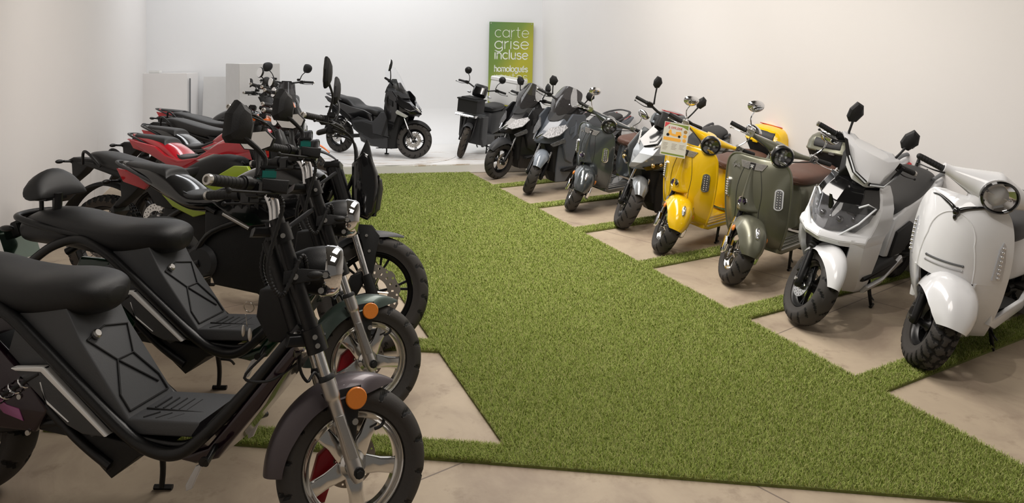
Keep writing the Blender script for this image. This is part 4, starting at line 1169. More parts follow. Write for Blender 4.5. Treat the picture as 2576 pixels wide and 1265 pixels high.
# ---------------------------------------------------------------- two machines behind them
def small_scooter(o, body, accent, screen_m, mshape, mh, msz, bz, frontlamp=True, steer=0):
    S = steer_mx(.08, 25, steer); Rw = .22; wb = 1.28
    for nm, x, X in (('front_wheel', 0, S), ('rear_wheel', -wb, None)):
        wheel(o, (x, 0, Rw), Rw, .135, .10, FRM, 'wide', 5, .03, .022, .02, .035, .10, X, RUB, 'road', name=nm, disc_r=.08, disc_y=-.055)
    moto_fork(o, S, -.24, .72, Rw, .085, zl=.40, r=.02)
    fender(o, (0, 0, Rw), .262, .062, -60, 50, body, .5, S, e=2.4)
    st = [(.06, .55, .04, .04, .05, 2.5, 0), (0, .60, .12, .07, .12, 2.6, 0), (-.10, .68, .19, .12, .24, 2.8, 0), (-.22, .72, .20, .18, .34, 2.8, 0), (-.33, .70, .17, .20, .36, 2.8, 0), (-.42, .62, .12, .12, .28, 2.6, 0)]
    b = G().sec(st, 26, 5).build('front_fairing', body, o, ang=60)
    G().ball((0.035, -.09, .62), .05, 14, 10, (.5, 1.2, .7)).ball((0.035, .09, .62), .05, 14, 10, (.5, 1.2, .7)).build('headlamp', LED, b)
    rows = [[(-.05-.20*i/8-.10*abs(j/5-1)**2, (.16-.05*i/8)*(j/5-1), .80+.30*i/8-.03*(i/8)*abs(j/5-1)**2) for j in range(11)] for i in range(9)]
    G().grid(rows, .004).build('windscreen', screen_m, o)
    moto_bar(o, S, -.33, bz, .35, .05, .02, mshape, msz, msz*.85, mup=mh, mout=.10)
    G().puff([(-.42, .42), (-.42, .30), (-.85, .27), (-.95, .34), (-.80, .37)], .16, .02).build('floorboard', MBLK, o)
    G().sec([(-.70, .55, .09, .12, .20, 2.8, 0), (-.80, .58, .14, .15, .25, 2.8, 0), (-1.0, .60, .155, .14, .24, 2.8, 0), (-1.3, .66, .13, .10, .18, 2.7, 0), (-1.52, .72, .06, .04, .07, 2.4, 0)], 24, 5).build('rear_body', body, o, ang=60)
    G().sec([(-.66, .72, .06, .02, .04, 2.5, 0), (-.74, .73, .12, .04, .05, 2.6, 0), (-.95, .73, .14, .045, .05, 2.7, 0), (-1.2, .78, .13, .05, .05, 2.7, 0), (-1.42, .82, .10, .04, .04, 2.6, 0), (-1.48, .82, .04, .02, .02, 2.4, 0)], 24, 5).build('seat', VINYL, o, ang=70)
    g = G()
    for s in (-1, 1): g.tube([(-.85, s*.09, .32), (-wb, s*.10, Rw)], .022, 10, smooth=False)
    g.build('swing_arm', FRM, o)
    shock(o, (-wb+.04, -.12, .26), (-1.12, -.11, .55), .026, accent)
    side_stand(o, -.72, .28, .11, (.0, .13))
    G().box((-.30, 0, bz-.03), (.05, .14, .11), rot=(0, R(-35), 0), xf=S).build('dashboard', GBLK, o, bevel=.006)

m10 = root('commuter_scooter', 'dark-screened silver scooter parked past the farthest red motorcycle', 'scooter', (-2.75, 8.98, 0), -12, 4)
small_scooter(m10, SILV, STEEL, BLK, 'kite', .10, .13, 1.10); settle(m10)
m11 = root('commuter_scooter', 'dark scooter on the stage facing the camera with two round-cornered mirrors', 'scooter', (-3.15, 10.05, .12), -78, 3)
small_scooter(m11, GBLK, STEEL, SMOKE, 'drop', .17, .15, 1.08); settle(m11, .12)
# ---------------------------------------------------------------- retro step-through scooters
def poly3(g, pts, th, xf=None):
    P = [V(p) for p in pts]
    n = V((0, 0, 0))
    for i in range(len(P)):
        a = P[i]; b = P[(i+1) % len(P)]
        n += V(((a.y-b.y)*(a.z+b.z), (a.z-b.z)*(a.x+b.x), (a.x-b.x)*(a.y+b.y)))
    n.normalize()
    return g.rings([[p-n*th/2 for p in P], [p+n*th/2 for p in P]], xf=xf)

def lerp_rows(rows, k=4):
    return cat(rows, k)

def shield_pt(r, u):
    """r = (z, half width, x centre, x edge, power); u in -1..1"""
    z, w_, xc, xe, p = r
    return (xc+(xe-xc)*abs(u)**p, w_*u, z)

def shield(o, rows, m, th=.012, n=29, name='leg_shield'):
    rr = lerp_rows(rows, 5)
    G_ = [[shield_pt(r, -1+2*j/(n-1)) for j in range(n)] for r in rr]
    # thicken rearwards
    g = G().grid([list(reversed(r)) for r in G_], th)
    return g.build(name, m, o, ang=60), rr

def on_shield(rr, y, z, off=0.004):
    """point and normal of the shield at (y, z)"""
    def P(y, z):
        for a, b in zip(rr, rr[1:]):
            if min(a[0], b[0]) <= z <= max(a[0], b[0]):
                t = (z-a[0])/(b[0]-a[0]) if b[0] != a[0] else 0
                r = tuple(p+(q-p)*t for p, q in zip(a, b)); break
        else: r = rr[0]
        return V(shield_pt(r, max(-1, min(1, y/r[1]))))
    p = P(y, z); a = P(y+.005, z)-P(y-.005, z); b = P(y, z+.005)-P(y, z-.005)
    n = a.cross(b).normalized()
    if n.x < 0: n = -n
    return p+n*off, n

def conform(g, rr, pts, off, th=.004):
    """a closed outline (y,z) laid on the shield surface and raised"""
    a = []; b = []
    for y, z in pts:
        p, n = on_shield(rr, y, z, 0)
        a.append(p-n*.003); b.append(p+n*off)
    g.rings([a, b])
    return g

def led_capsule(o, rr, y, z, w_, h, lean_=0.0):
    def cap(w_, h, dy=0):
        P = []
        for i in range(9): t = PI*i/8; P.append((y+math.cos(t)*w_, z+h+math.sin(t)*w_))
        for i in range(9): t = PI+PI*i/8; P.append((y+math.cos(t)*w_, z-h+math.sin(t)*w_))
        return [(a+(b-z)*lean_, b) for a, b in P]
    l = conform(G(), rr, cap(w_, h), .012).build('indicator', CHR, o, bevel=.003)
    conform(G(), rr, cap(w_*.70, h*.96), .0135).build('indicator_lens', mat('smoky_lens', (.12, .12, .13), .12, coat=1), l)
    g = G()
    for i in range(7):
        zz = z+h*(-1+2*i/6)
        for s in (-1, 1):
            p, n = on_shield(rr, y+s*w_*.3+(zz-z)*lean_, zz, .015)
            g.ball(p, w_*.23, 10, 7)
    g.build('led', CHR, l)
    return l

def mirror_set(o, hb, S, x, y, z, m, sm, shape, w_, h, up=.24, outw=.06, look=(.93, -.30), back=.02):
    for s in (-1, 1):
        b = V((x, s*y, z))
        mirror(hb, b, b+V((-back, s*outw, up)), (look[0], look[1]*s, -.05), w_, h, shape, m, S, roll=-s*8, depth=.03, stalk_m=sm, mid=b+V((-back*.6, s*(outw*.9), up*.45)), sr=.0045)

def retro(o, paint, top_m, Rw=.215, wb=1.27, steer=46, case=True, seat_m=BROWN):
    S = steer_mx(.07, 26, steer)
    fw = wheel(o, (0, 0, Rw), Rw, .132, .115, PALU, 'twin', 5, .008, .013, .022, .034, .10, S, RUB, 'road', disc_r=.075, disc_y=-.06, name='front_wheel', seg=96)
    rw = wheel(o, (-wb, 0, Rw), Rw, .132, .115, mat('dark_hub_motor', (.06, .06, .065), .35, .8), 'twin', 5, .008, .013, .02, .034, .10, None, RUB, 'road', motor=.10, name='rear_wheel')
    # fork with chrome link covers
    for s in (-1, 1):
        lg = G().tube([(.0, s*.085, Rw-.01), (-.055, s*.085, Rw+.12), (-.115, s*.08, Rw+.26)], [.018, .017, .017], 12, xf=S).build('fork_leg', FRM, o)
        G().puff([(-.085, .43), (-.05, .44), (.0, .30), (-.03, .27), (-.06, .30)], .008, .003, y=s*.104, xf=S).build('fork_cover', CHR, lg)
        G().puff([(-.05, .29), (.0, .305), (.05, .27), (.058, .215), (.02, .185), (-.035, .20), (-.055, .25)], .016, .008, y=s*.108, xf=S).build('link_cover', CHR, lg)
    # fender
    fe = fender(o, (0.005, 0, Rw), .272, .108, -62, 66, paint, .85, S, e=2.6, th=.004, wf=lambda s: .80+.26*math.sin(PI*min(1, s*1.25))**.8 if s < .8 else .80+.26*math.sin(PI*min(1, s*1.25))-.35*((s-.8)/.2)**2, rf=lambda s: .94+.09*math.sin(PI*s))
    m_ = MX.Translation((0.005, 0, Rw)) @ MX.Rotation(R(30), 4, 'Y') @ MX.Translation((0, 0, .276))
    G().ball((0, 0, 0), 1, 20, 12, (.052, .017, .014), xf=S @ m_).ball((.012, 0, .006), 1, 14, 10, (.022, .010, .016), xf=S @ m_).build('fender_crest', CHR, fe)
    for s in (-1, 1):
        G().ball((.02, s*.118, .385), .022, 14, 8, (1, .5, 1), xf=S).build('side_reflector', AMB, fe)
    # leg shield
    rows = [(.872, .12, -.165, -.185, 2.0), (.868, .165, -.158, -.195, 2.0), (.85, .205, -.145, -.205, 2.0), (.80, .238, -.125, -.215, 2.1), (.70, .25, -.105, -.225, 2.2), (.58, .25, -.095, -.235, 2.3), (.44, .24, -.10, -.245, 2.4),
            (.34, .222, -.12, -.25, 2.4), (.27, .20, -.16, -.26, 2.2), (.235, .185, -.24, -.29, 2.0), (.225, .18, -.34, -.36, 2.0)]
    sh, rr = shield(o, rows, paint)
    # rolled edge bead
    P = [shield_pt(r, -1) for r in rr[::3]][::-1]+[shield_pt(rr[0], u) for u in (-.6, -.2, .2, .6)]+[shield_pt(r, 1) for r in rr[::3]]
    G().tube(P, .0085, 8, k=2).build('edge_bead', paint, sh)
    # central spine with round badge
    st = []
    for t, z, w_, d in ((0, .815, .010, .010), (.15, .77, .015, .022), (.4, .69, .026, .042), (.65, .61, .040, .064), (.85, .55, .056, .080), (1, .515, .072, .080), (1.05, .50, .070, .05)):
        st.append((z, w_, d))
    st = cat(st, 4); rs = []
    for z, w_, d in st:
        p, _ = on_shield(rr, 0, z, 0)
        rs.append([(p.x-.012, -w_*1.15, z), (p.x+d*.25, -w_*.85, z), (p.x+d*.75, -w_*.45, z), (p.x+d, 0, z), (p.x+d*.75, w_*.45, z), (p.x+d*.25, w_*.85, z), (p.x-.012, w_*1.15, z)])
    sp = G().rings(rs).build('horn_cover', paint, o, ang=60)
    p, n = on_shield(rr, 0, .575, .062)
    b = G().lathe([(0, 0), (.030, 0), (.036, .006), (.034, .012), (.030, .009), (0, .010)], p-V((.006, 0, 0)), (1, 0, .1), seg=32).build('round_badge', CHR, sp)
    g = G()
    F = face_mx(p+V((.0055, 0, 0)), (1, 0, .1), (0, 1, 0))
    for i in range(5):
        a = R(30+30*i)
        ribbon(g, [F @ V((math.cos(a)*.005, math.sin(a)*.005-.012, 0)), F @ V((math.cos(a)*.028, math.sin(a)*.028-.010, 0))], .004, F)
    g.build('badge_rays', mat('purple_black_enamel', (.05, .02, .09), .2, coat=1), b)
    # grooves either side of the spine
    g = G()
    for s in (-1, 1):
        P = []
        for i in range(15):
            z = .80-.38*i/14; y = s*(.060+.035*math.sin(PI*i/14)+.035*max(0, (i-9)/5)**2)
            q, n = on_shield(rr, y, z, .0008); P.append(q)
        g.tube(P, .002, 6, smooth=False)
    g.build('shield_groove', mat('groove_shadow_gap', (.02, .02, .02), .8), sh)
    # winged emblem
    em = conform(G(), rr, [(-.098, .836), (-.074, .792), (-.03, .790), (.03, .790), (.074, .792), (.098, .836), (.04, .836), (-.04, .836)], .009).build('wing_emblem', PALU, o)
    for s in (-1, 1):
        g = G()
        for i in range(5):
            z = .797+.0075*i
            a, _ = on_shield(rr, s*.024, z, .010); c, _ = on_shield(rr, s*(.070+.0040*i), z, .010)
            g.tube([a, c], .0012, 5, smooth=False)
        g.build('wing_ribs', FRM, em)
    conform(G(), rr, [(-.019, .832), (-.019, .790), (.019, .790), (.019, .832)], .011).build('emblem_centre', GBLK, em)
    p, n = on_shield(rr, 0, .812, .0115)
    F = face_mx(p, n, (0, 1, 0)); g = G()
    word(g, 'lycme', -.014, 0, .007, .0016, F, .028, .3)
    p2, n2 = on_shield(rr, 0, .812, .0115)
    g = G(); ribbon(g, [F @ V((-.012, .006, 0)), F @ V((.012, .006, 0))], .003, F); ribbon(g, [F @ V((-.010, -.001, 0)), F @ V((.010, -.001, 0))], .002, F); ribbon(g, [F @ V((-.010, -.009, 0)), F @ V((0, -.004, 0)), F @ V((.010, -.009, 0))], .003, F)
    g.build('emblem_mark', WHT, em)
    # script on the right of the shield
    p, n = on_shield(rr, -.175, .775, .003)
    script(sh, face_mx(p, n, (0, 1, -.12)), .092, .055, STEEL, .0045)
    for s in (-1, 1): led_capsule(o, rr, s*.190, .615, .023, .052, 0)
    # neck and headset
    G().sec([(-.20, .80, .07, .05, .05, 2.3, PI/2), (-.21, .86, .06, .05, .05, 2.3, PI/2), (-.225, .93, .05, .05, .045, 2.3, PI/2), (-.24, 1.0, .04, .05, .04, 2.3, PI/2)], 18, 4, xf=S).build('neck', paint, o, ang=60)
    rs = []
    for i in range(25):
        t = -1+2*i/24; y = t*.235; a = abs(t)
        r_ = .018+.050*(1-max(a, .2))**2.0
        zc = .955+.03*a**1.3; xc = -.225-.01*a
        rs.append([(xc+math.cos(q*PI/8)*r_*(1.0), y, zc+math.sin(q*PI/8)*r_*.85) for q in range(16)])
    hs = G().rings(rs, xf=S).build('headset_cover', paint, o, ang=60)
    round_lamp(o, (-.118, 0, .945), (1, 0, .05), .072, .10, paint, BLK if top_m is None else BLK, S, dark=True, bezel=.016)
    g = G().lathe([(.073, -.02), (.080, -.01), (.080, .004), (.075, .008), (.073, .0)], (-.122, 0, .945), (1, 0, .05), seg=36, closed=True, xf=S); g.build('chrome_hood', CHR, hs)
    hb = G().tube([(-.235, -.20, .985), (-.235, .20, .985)], .012, 10, smooth=False, xf=S).build('handlebar', CHR, o)
    for s in (-1, 1):
        a = V((-.245, s*.265, .99)); e = V((-.27, s*.375, .995))
        grip(hb, a, e, .016, MBLK, None, S)
        cb = G().box((-.235, s*.238, .99), (.055, .055, .05), xf=S).build('control_box', ALU, hb, bevel=.007)
        g = G(); bolt(g, (-.205, s*.238, .99), .009, (1, 0, 0), .003, S); g.build('bolt', CHR, cb)
        lever(hb, (-.20, s*.245, .985), (-.215, s*.375, .975), CHR, S, .0055, (.02, 0, 0))
    mirror_set(o, hb, S, -.235, .225, 1.01, CHR, CHR, 'oval', .135, .088, .165, .05, look=(.90, -.40))
    for dy in (-.04, .05):
        G().tube([(-.21, dy*5, .985), (-.165, dy*3.6, .965), (-.16, dy*2, .93), (-.21, dy, .88)], .004, 6, xf=S).build('control_cable', MBLK, o)
    # inner panel, floorboard
    G().sec([(-.245, .84, .12, .03, .03, 3, PI/2), (-.27, .70, .17, .035, .03, 3, PI/2), (-.28, .50, .175, .03, .03, 3, PI/2), (-.30, .34, .165, .03, .03, 3, PI/2)], 20, 4).build('inner_panel', paint, o, ang=50)
    fb = G().puff([(-.26, .275), (-.30, .245), (-.78, .245), (-.80, .215), (-.74, .19), (-.34, .19), (-.26, .215)], .185, .02).build('floorboard', paint, o)
    g = G()
    for s in (-1, 1):
        for y in (.165, .13, .095): g.puff([(-.32, .247), (-.32, .252), (-.74, .252), (-.74, .247)], .007, .001, y=s*y)
    for s in (-1, 1): g.tube([(-.30, s*.187, .235), (-.76, s*.187, .235)], .005, 8, smooth=False)
    g.build('floor_strip', ALU, fb)
    g = G()
    for i in range(4):
        for s in (-1, 1): g.tube([(-.315, s*.07, .64-.05*i), (-.318, s*.11, .60-.05*i), (-.318, s*.14, .60-.05*i)], .003, 6, smooth=False)
    g.build('louvre', MBLK, o)
    # rear body
    rb = G().sec([(-.72, .42, .10, .22, .14, 3.0, 0), (-.78, .43, .135, .22, .16, 3.0, 0), (-.95, .46, .15, .20, .16, 3.0, 0), (-1.15, .49, .145, .17, .12, 2.8, 0), (-1.35, .53, .11, .12, .08, 2.6, 0), (-1.46, .56, .05, .06, .04, 2.4, 0)], 26, 5).build('rear_body', paint, o, ang=60)
    for s in (-1, 1):
        cw = G(); rs = []
        for i in range(13):
            t = PI*.5*i/12; k = math.cos(t); d = math.sin(t)
            rs.append([(-1.12+(.29*k)*math.cos(q*PI/16)+.02, s*(.10+.105*d), .425+(.19*k)*math.sin(q*PI/16)*(1 if math.sin(q*PI/16) > 0 else .8)+.04*math.cos(q*PI/16)*-1*k) for q in range(32)])
        cw.rings(rs).build('side_cowl', paint, o, ang=60)
    G().sec([(-1.28, .55, .03, .03, .03, 2.3, 0), (-1.46, .60, .035, .035, .035, 2.3, 0), (-1.49, .60, .025, .025, .025, 2, 0)], 14, 4).build('tail_lamp', REDL, o)
    # seat
    st = [(-.66, .665, .04, .02, .02, 2.4, 0), (-.69, .665, .10, .035, .045, 2.6, 0), (-.78, .67, .14, .045, .06, 2.7, 0), (-.92, .67, .155, .045, .06, 2.8, 0), (-1.08, .68, .155, .05, .06, 2.8, 0), (-1.20, .685, .14, .05, .055, 2.8, 0), (-1.28, .68, .10, .04, .04, 2.6, 0), (-1.31, .68, .04, .02, .02, 2.4, 0)]
    se = G().sec(st, 28, 5).build('seat', seat_m, o, ang=70)
    G().tube([(-.66, .0, .655), (-.70, .10, .645), (-.90, .150, .655), (-1.15, .148, .665), (-1.31, 0, .67), (-1.15, -.148, .665), (-.90, -.150, .655), (-.70, -.10, .645), (-.66, 0, .655)], .004, 6).build('seat_piping', seat_m, se)
    # rack and top case
    if case:
        g = G()
        for s in (-1, 1):
            g.tube([(-1.16, s*.10, .62), (-1.32, s*.11, .67), (-1.60, s*.10, .68)], .009, 10)
            g.tube([(-1.36, s*.06, .56), (-1.44, s*.07, .675)], .008, 8, smooth=False)
        for x in (-1.34, -1.46, -1.58): g.tube([(x, -.105, .678), (x, .105, .678)], .007, 8, smooth=False)
        g.build('rear_rack', CHR, o)
        def ring(z, k, kx=1.0, dx=0):
            P = []
            for q in range(32):
                a = 2*PI*q/32; c = math.cos(a); d = math.sin(a); e = 3.2
                P.append((-1.46+dx+.18*k*kx*math.copysign(abs(c)**(2/e), c), .205*k*math.copysign(abs(d)**(2/e), d), z))
            return P
        tc = G().rings([ring(.69, .62), ring(.695, .74), ring(.75, .88), ring(.795, .97), ring(.80, .98)]).build('top_case', MBLK, o, ang=50)
        ld = G().rings([ring(.80, .99), ring(.806, 1.02), ring(.816, 1.02), ring(.82, 1.0), ring(.87, .96), ring(.91, .86, 1, -.005), ring(.935, .70, 1, -.01), ring(.947, .45, 1, -.01), ring(.95, .15, 1, -.01)]).build('case_lid', paint, tc, ang=50)
        g = G(); rs = []
        for i in range(9):
            y = -.11+.22*i/8; b = .004
            rs.append([(-1.292-.010*abs(y/.11)**2, y, .835), (-1.272-.012*abs(y/.11)**2, y, .845), (-1.278-.012*abs(y/.11)**2, y, .875), (-1.30-.012*abs(y/.11)**2, y, .905), (-1.335-.012*abs(y/.11)**2, y, .925), (-1.345, y, .90)])
        g.rings(rs).build('back_pad', VINYL, ld, bevel=.004)
        G().puff([(-1.44, .949), (-1.44, .955), (-1.60, .930), (-1.60, .920)], .12, .003).build('red_strip', REDL, ld)
        for y in (-.05, .05): G().box((-1.275, y, .805), (.012, .05, .022)).build('latch', CHR if top_m is None else paint, tc, bevel=.003)
    G().tube([(-.85, 0, .26), (-1.0, .09, .24), (-wb, .095, Rw)], .022, 10).tube([(-.85, 0, .26), (-1.0, -.09, .24), (-wb, -.095, Rw)], .022, 10).build('swing_arm', FRM, o)
    shock(o, (-wb+.02, -.11, .25), (-1.18, -.09, .44), .024, CHR)
    fender(o, (-wb, 0, Rw), .25, .06, -95, 20, MBLK, .5, None, 'rear_fender', e=2.4)
    side_stand(o, -.58, .22, .13, (.0, .13))
    g = G()
    for s in (-1, 1): g.tube([(-.78, s*.08, .20), (-.83, s*.13, .12), (-.90, s*.15, .10)], .011, 8)
    g.tube([(-.83, -.12, .12), (-.83, .12, .12)], .010, 8, smooth=False)
    g.build('centre_stand', FRM, o)
    return o

def retro_white(o, paint, Rw=.218, wb=1.27, steer=37):
    S = steer_mx(.07, 26, steer)
    wheel(o, (0, 0, Rw), Rw, .122, .125, FRM, 'y', 5, .014, .022, .022, .034, .10, S, RUB, 'wave', name='front_wheel', seg=108)
    wheel(o, (-wb, 0, Rw), Rw, .122, .125, FRM, 'y', 5, .014, .022, .02, .034, .10, None, RUB, 'wave', motor=.10, name='rear_wheel')
    for s in (-1, 1):
        lg = G().tube([(.005, s*.088, Rw-.02), (0, s*.088, Rw+.02), (-.05, s*.088, Rw+.13), (-.055, s*.088, Rw+.135)], [.018, .022, .024, .024], 14, xf=S)
        lg.tube([(-.05, s*.088, Rw+.125), (-.062, s*.088, Rw+.155)], .031, 16, smooth=False, xf=S)
        lg.tube([(-.06, s*.088, Rw+.15), (-.15, s*.075, Rw+.36)], .022, 14, smooth=False, xf=S)
        lg.tube([(0, s*.088, Rw), (0, s*.03, Rw)], .016, 10, smooth=False, xf=S)
        lg.box((-.03, s*.095, Rw+.03), (.05, .02, .06), xf=S)
        lg = lg.build('fork_leg', FRM, o)
        g = G(); bolt(g, (.0, s*.112, Rw), .013, (0, s, 0), .006, S); bolt(g, (-.04, s*.107, Rw+.045), .007, (0, s, 0), .004, S); g.build('bolt', STEEL, lg)
    fe = fender(o, (0.0, 0, Rw), .285, .125, -50, 62, paint, .95, S, e=2.8, th=.004, wf=lambda s: .82+.2*math.sin(PI*min(1, s*1.2))-(.30*((s-.75)/.25)**2 if s > .75 else 0), rf=lambda s: .96+.06*math.sin(PI*s))
    rows = [(.880, .10, -.17, -.20, 2.0), (.872, .15, -.155, -.21, 2.0), (.85, .180, -.135, -.22, 2.0), (.80, .208, -.105, -.235, 2.1), (.72, .228, -.075, -.245, 2.2), (.62, .238, -.05, -.25, 2.2), (.52, .238, -.035, -.255, 2.2), (.47, .234, -.03, -.26, 2.2)]
    sh, rr = shield(o, rows, paint, th=.014)
    # side lobes that run down on either side of the wheel opening
    low = cat([(.475, .2345, -.03, -.26, 2.2), (.38, .224, -.05, -.27, 2.2), (.28, .204, -.09, -.29, 2.1), (.19, .178, -.15, -.32, 2.0), (.14, .158, -.21, -.36, 2.0)], 4)
    for s in (-1, 1):
        gr = []
        for i, r in enumerate(low):
            t = i/(len(low)-1); u0 = (.140-.035*t)/r[1]
            gr.append([shield_pt(r, s*(u0+(1-u0)*j/9)) for j in range(10)])
        if s > 0: gr = [list(reversed(r)) for r in gr]
        G().grid([list(reversed(q)) for q in gr] if 0 else gr, .014).build('shield_lobe', paint, o, ang=60)
        G().tube([shield_pt(r, s*(.140-.035*i/(len(low)-1))/r[1]) for i, r in enumerate(low)], .008, 8, smooth=False).build('arch_bead', paint, o)
    # dark wheel arch behind
    G().sec([(-.20, .82, .12, .04, .04, 3, PI/2), (-.21, .6, .16, .05, .04, 3, PI/2), (-.25, .40, .16, .05, .04, 3, PI/2), (-.32, .26, .15, .05, .04, 3, PI/2)], 18, 3).build('inner_arch', MBLK, o)
    # raised centre panel outline
    g = G(); P = []
    for i in range(33):
        a = PI*i/32
        P.append((.108*math.cos(a), .66+.14*math.sin(a)))
    P = [(.130, .47), (.128, .55), (.118, .62)]+P+[(-.118, .62), (-.128, .55), (-.130, .47)]
    g.tube([on_shield(rr, y, max(z, .472), .0005)[0] for y, z in P], .0035, 6, smooth=False)
    g.build('panel_bead', paint, sh)
    for k, z in enumerate((.552, .528)):
        g = G().tube([on_shield(rr, -.085+.017*i, z, .0)[0] for i in range(11)], .0055, 8, smooth=False)
        g.ball(on_shield(rr, .085, z, .001)[0], .0065, 10, 8).ball(on_shield(rr, -.085, z, .001)[0], .0065, 10, 8)
        g.build('slot', MGREY if k == 0 else mat('pale_grey_plastic', (.42, .42, .43), .35), sh)
    # long LED strips near the edges
    for s in (-1, 1):
        pts = [(s*.186, .50), (s*.216, .50), (s*.217, .60), (s*.208, .68), (s*.199, .70), (s*.192, .66), (s*.190, .58)]
        l = conform(G(), rr, pts, .006).build('indicator', LED, o, bevel=.002)
        g = G()
        for i in range(8):
            z = .515+.022*i
            p, n = on_shield(rr, s*.201, z, .008); g.ball(p, .0085, 8, 6)
        g.build('led', CHR, l)
    # moustache trim
    g = G()
    for s in (-1, 1):
        g.tube([on_shield(rr, y*s, z, .004)[0] for y, z in ((0, .80), (.03, .822), (.07, .838), (.11, .848), (.145, .842))], [.014, .011, .009, .006, .003], 10, k=4)
    g.ball(on_shield(rr, 0, .80, .008)[0], .020, 14, 10, (1.0, .9, 1.2)); g.ball(on_shield(rr, 0, .775, .006)[0], .012, 12, 8, (1, .8, 1.4))
    g.build('moustache_trim', GBLK, o, ang=70)
    # headset
    rs = []
    for i in range(29):
        t = -1+2*i/28; y = t*.240; a = abs(t)
        r_ = .030+.075*max(0, 1-a*1.15)**1.1
        zc = .945+.0*a; xc = -.21-.03*a
        rs.append([(xc+math.cos(q*PI/9)*r_*(1.05), y, zc+math.sin(q*PI/9)*r_*.95) for q in range(18)])
    G().rings(rs, xf=S).build('headset_cover', paint, o, ang=60)
    G().sec([(-.17, .80, .085, .07, .05, 2.3, PI/2), (-.20, .88, .09, .08, .06, 2.3, PI/2), (-.21, .95, .07, .07, .06, 2.3, PI/2)], 20, 4, xf=S).build('neck', paint, o, ang=60)
    round_lamp(o, (-.108, 0, .945), (1, 0, .0), .082, .10, paint, GBLK, S, bezel=.014)
    hb = G().tube([(-.24, -.25, .940), (-.22, 0, .95), (-.24, .25, .940)], .012, 10, xf=S).build('handlebar', FRM, o)
    for s in (-1, 1):
        grip(hb, (-.24, s*.235, .940), (-.275, s*.35, .945), .017, MBLK, None, S)
        G().ball((-.2755, s*.352, .945), .0165, 12, 8, xf=S).build('grip_end', MBLK, hb)
        lever(hb, (-.205, s*.235, .930), (-.225, s*.36, .918), FRM, S, .0055, (.02, 0, 0))
    mirror(hb, (-.245, .25, 1.01), (-.27, .42, 1.08), (.9, -.4, 0), .12, .09, 'drop', MBLK, S, mid=(-.24, .33, 1.05), sr=.006)
    G().puff([(-.28, .30), (-.32, .265), (-.76, .255), (-.80, .225), (-.74, .205), (-.34, .205)], .175, .02).build('floorboard', MBLK, o)
    g = G()
    for s in (-1, 1): g.puff([(-.26, .30), (-.33, .262), (-.78, .26), (-.92, .33), (-.95, .30), (-.80, .205), (-.36, .195), (-.26, .24)], .012, .006, y=s*.185)
    g.build('floor_trim', paint, o)
    for s in (-1, 1):
        G().box((-.45, s*.10, .262), (.05, .02, .008)).box((-.60, s*.10, .262), (.05, .02, .008)).build('floor_bolt', STEEL, o, bevel=.002)
    G().sec([(-.72, .46, .08, .20, .16, 3.0, 0), (-.80, .46, .15, .20, .14, 3.0, 0), (-1.0, .48, .19, .17, .14, 2.8, 0), (-1.2, .52, .185, .14, .13, 2.8, 0), (-1.40, .56, .13, .11, .10, 2.6, 0), (-1.5, .58, .05, .05, .05, 2.4, 0)], 28, 5).build('rear_body', paint, o, ang=60)
    st = [(-.64, .66, .04, .02, .02, 2.4, 0), (-.67, .66, .12, .045, .10, 2.7, 0), (-.80, .66, .155, .055, .10, 2.9, 0), (-1.0, .67, .16, .055, .08, 2.9, 0), (-1.2, .70, .15, .06, .07, 2.8, 0), (-1.36, .71, .11, .05, .05, 2.6, 0), (-1.4, .70, .05, .02, .03, 2.4, 0)]
    G().sec(st, 26, 5).build('seat', GREY, o, ang=70)
    g = G()
    for s in (-1, 1): g.tube([(-.85, s*.09, .27), (-wb, s*.10, Rw)], .024, 10, smooth=False)
    g.tube([(-.95, -.20, .27), (-.95, .22, .27)], .012, 8, smooth=False)
    g.build('swing_arm', FRM, o)
    G().tube([(-.80, .19, .25), (-.95, .23, .26), (-1.12, .23, .26)], .008, 8).build('pedal_bar', FRM, o)
    shock(o, (-wb+.02, .12, .25), (-1.16, .10, .46), .024, STEEL)
    side_stand(o, -.50, .22, .12, (-.02, .17))

YEL = mat('yellow_gloss_paint', (.80, .50, .005), .2, coat=.9)
OLV = mat('satin_olive_paint', (.165, .165, .122), .36, .55, coat=.25)
GRYP = mat('gunmetal_gloss_paint', (.085, .095, .10), .22, .55, coat=.9)
WPAINT = mat('white_gloss_paint', (.76, .77, .79), .2, coat=.8)
r3 = root('retro_scooter', 'gunmetal grey retro scooter with chrome mirrors and brown seat', 'scooter', (.619, 7.57, 0), -138, 10)
retro(r3, GRYP, None); settle(r3)
r5 = root('retro_scooter', 'bright yellow retro scooter with brown seat and yellow top case', 'scooter', (1.206, 5.95, 0), -138, 10)
retro(r5, YEL, 1); settle(r5)
r6 = root('retro_scooter', 'satin olive retro scooter with brown seat and olive top case', 'scooter', (1.527, 5.147, 0), -137, 6.5)
retro(r6, OLV, None); settle(r6)
r8 = root('retro_scooter', 'glossy white retro scooter with round headlamp and black trim, at the right edge', 'scooter', (2.08, 3.777, 0), -140, 10)
retro_white(r8, WPAINT); settle(r8)

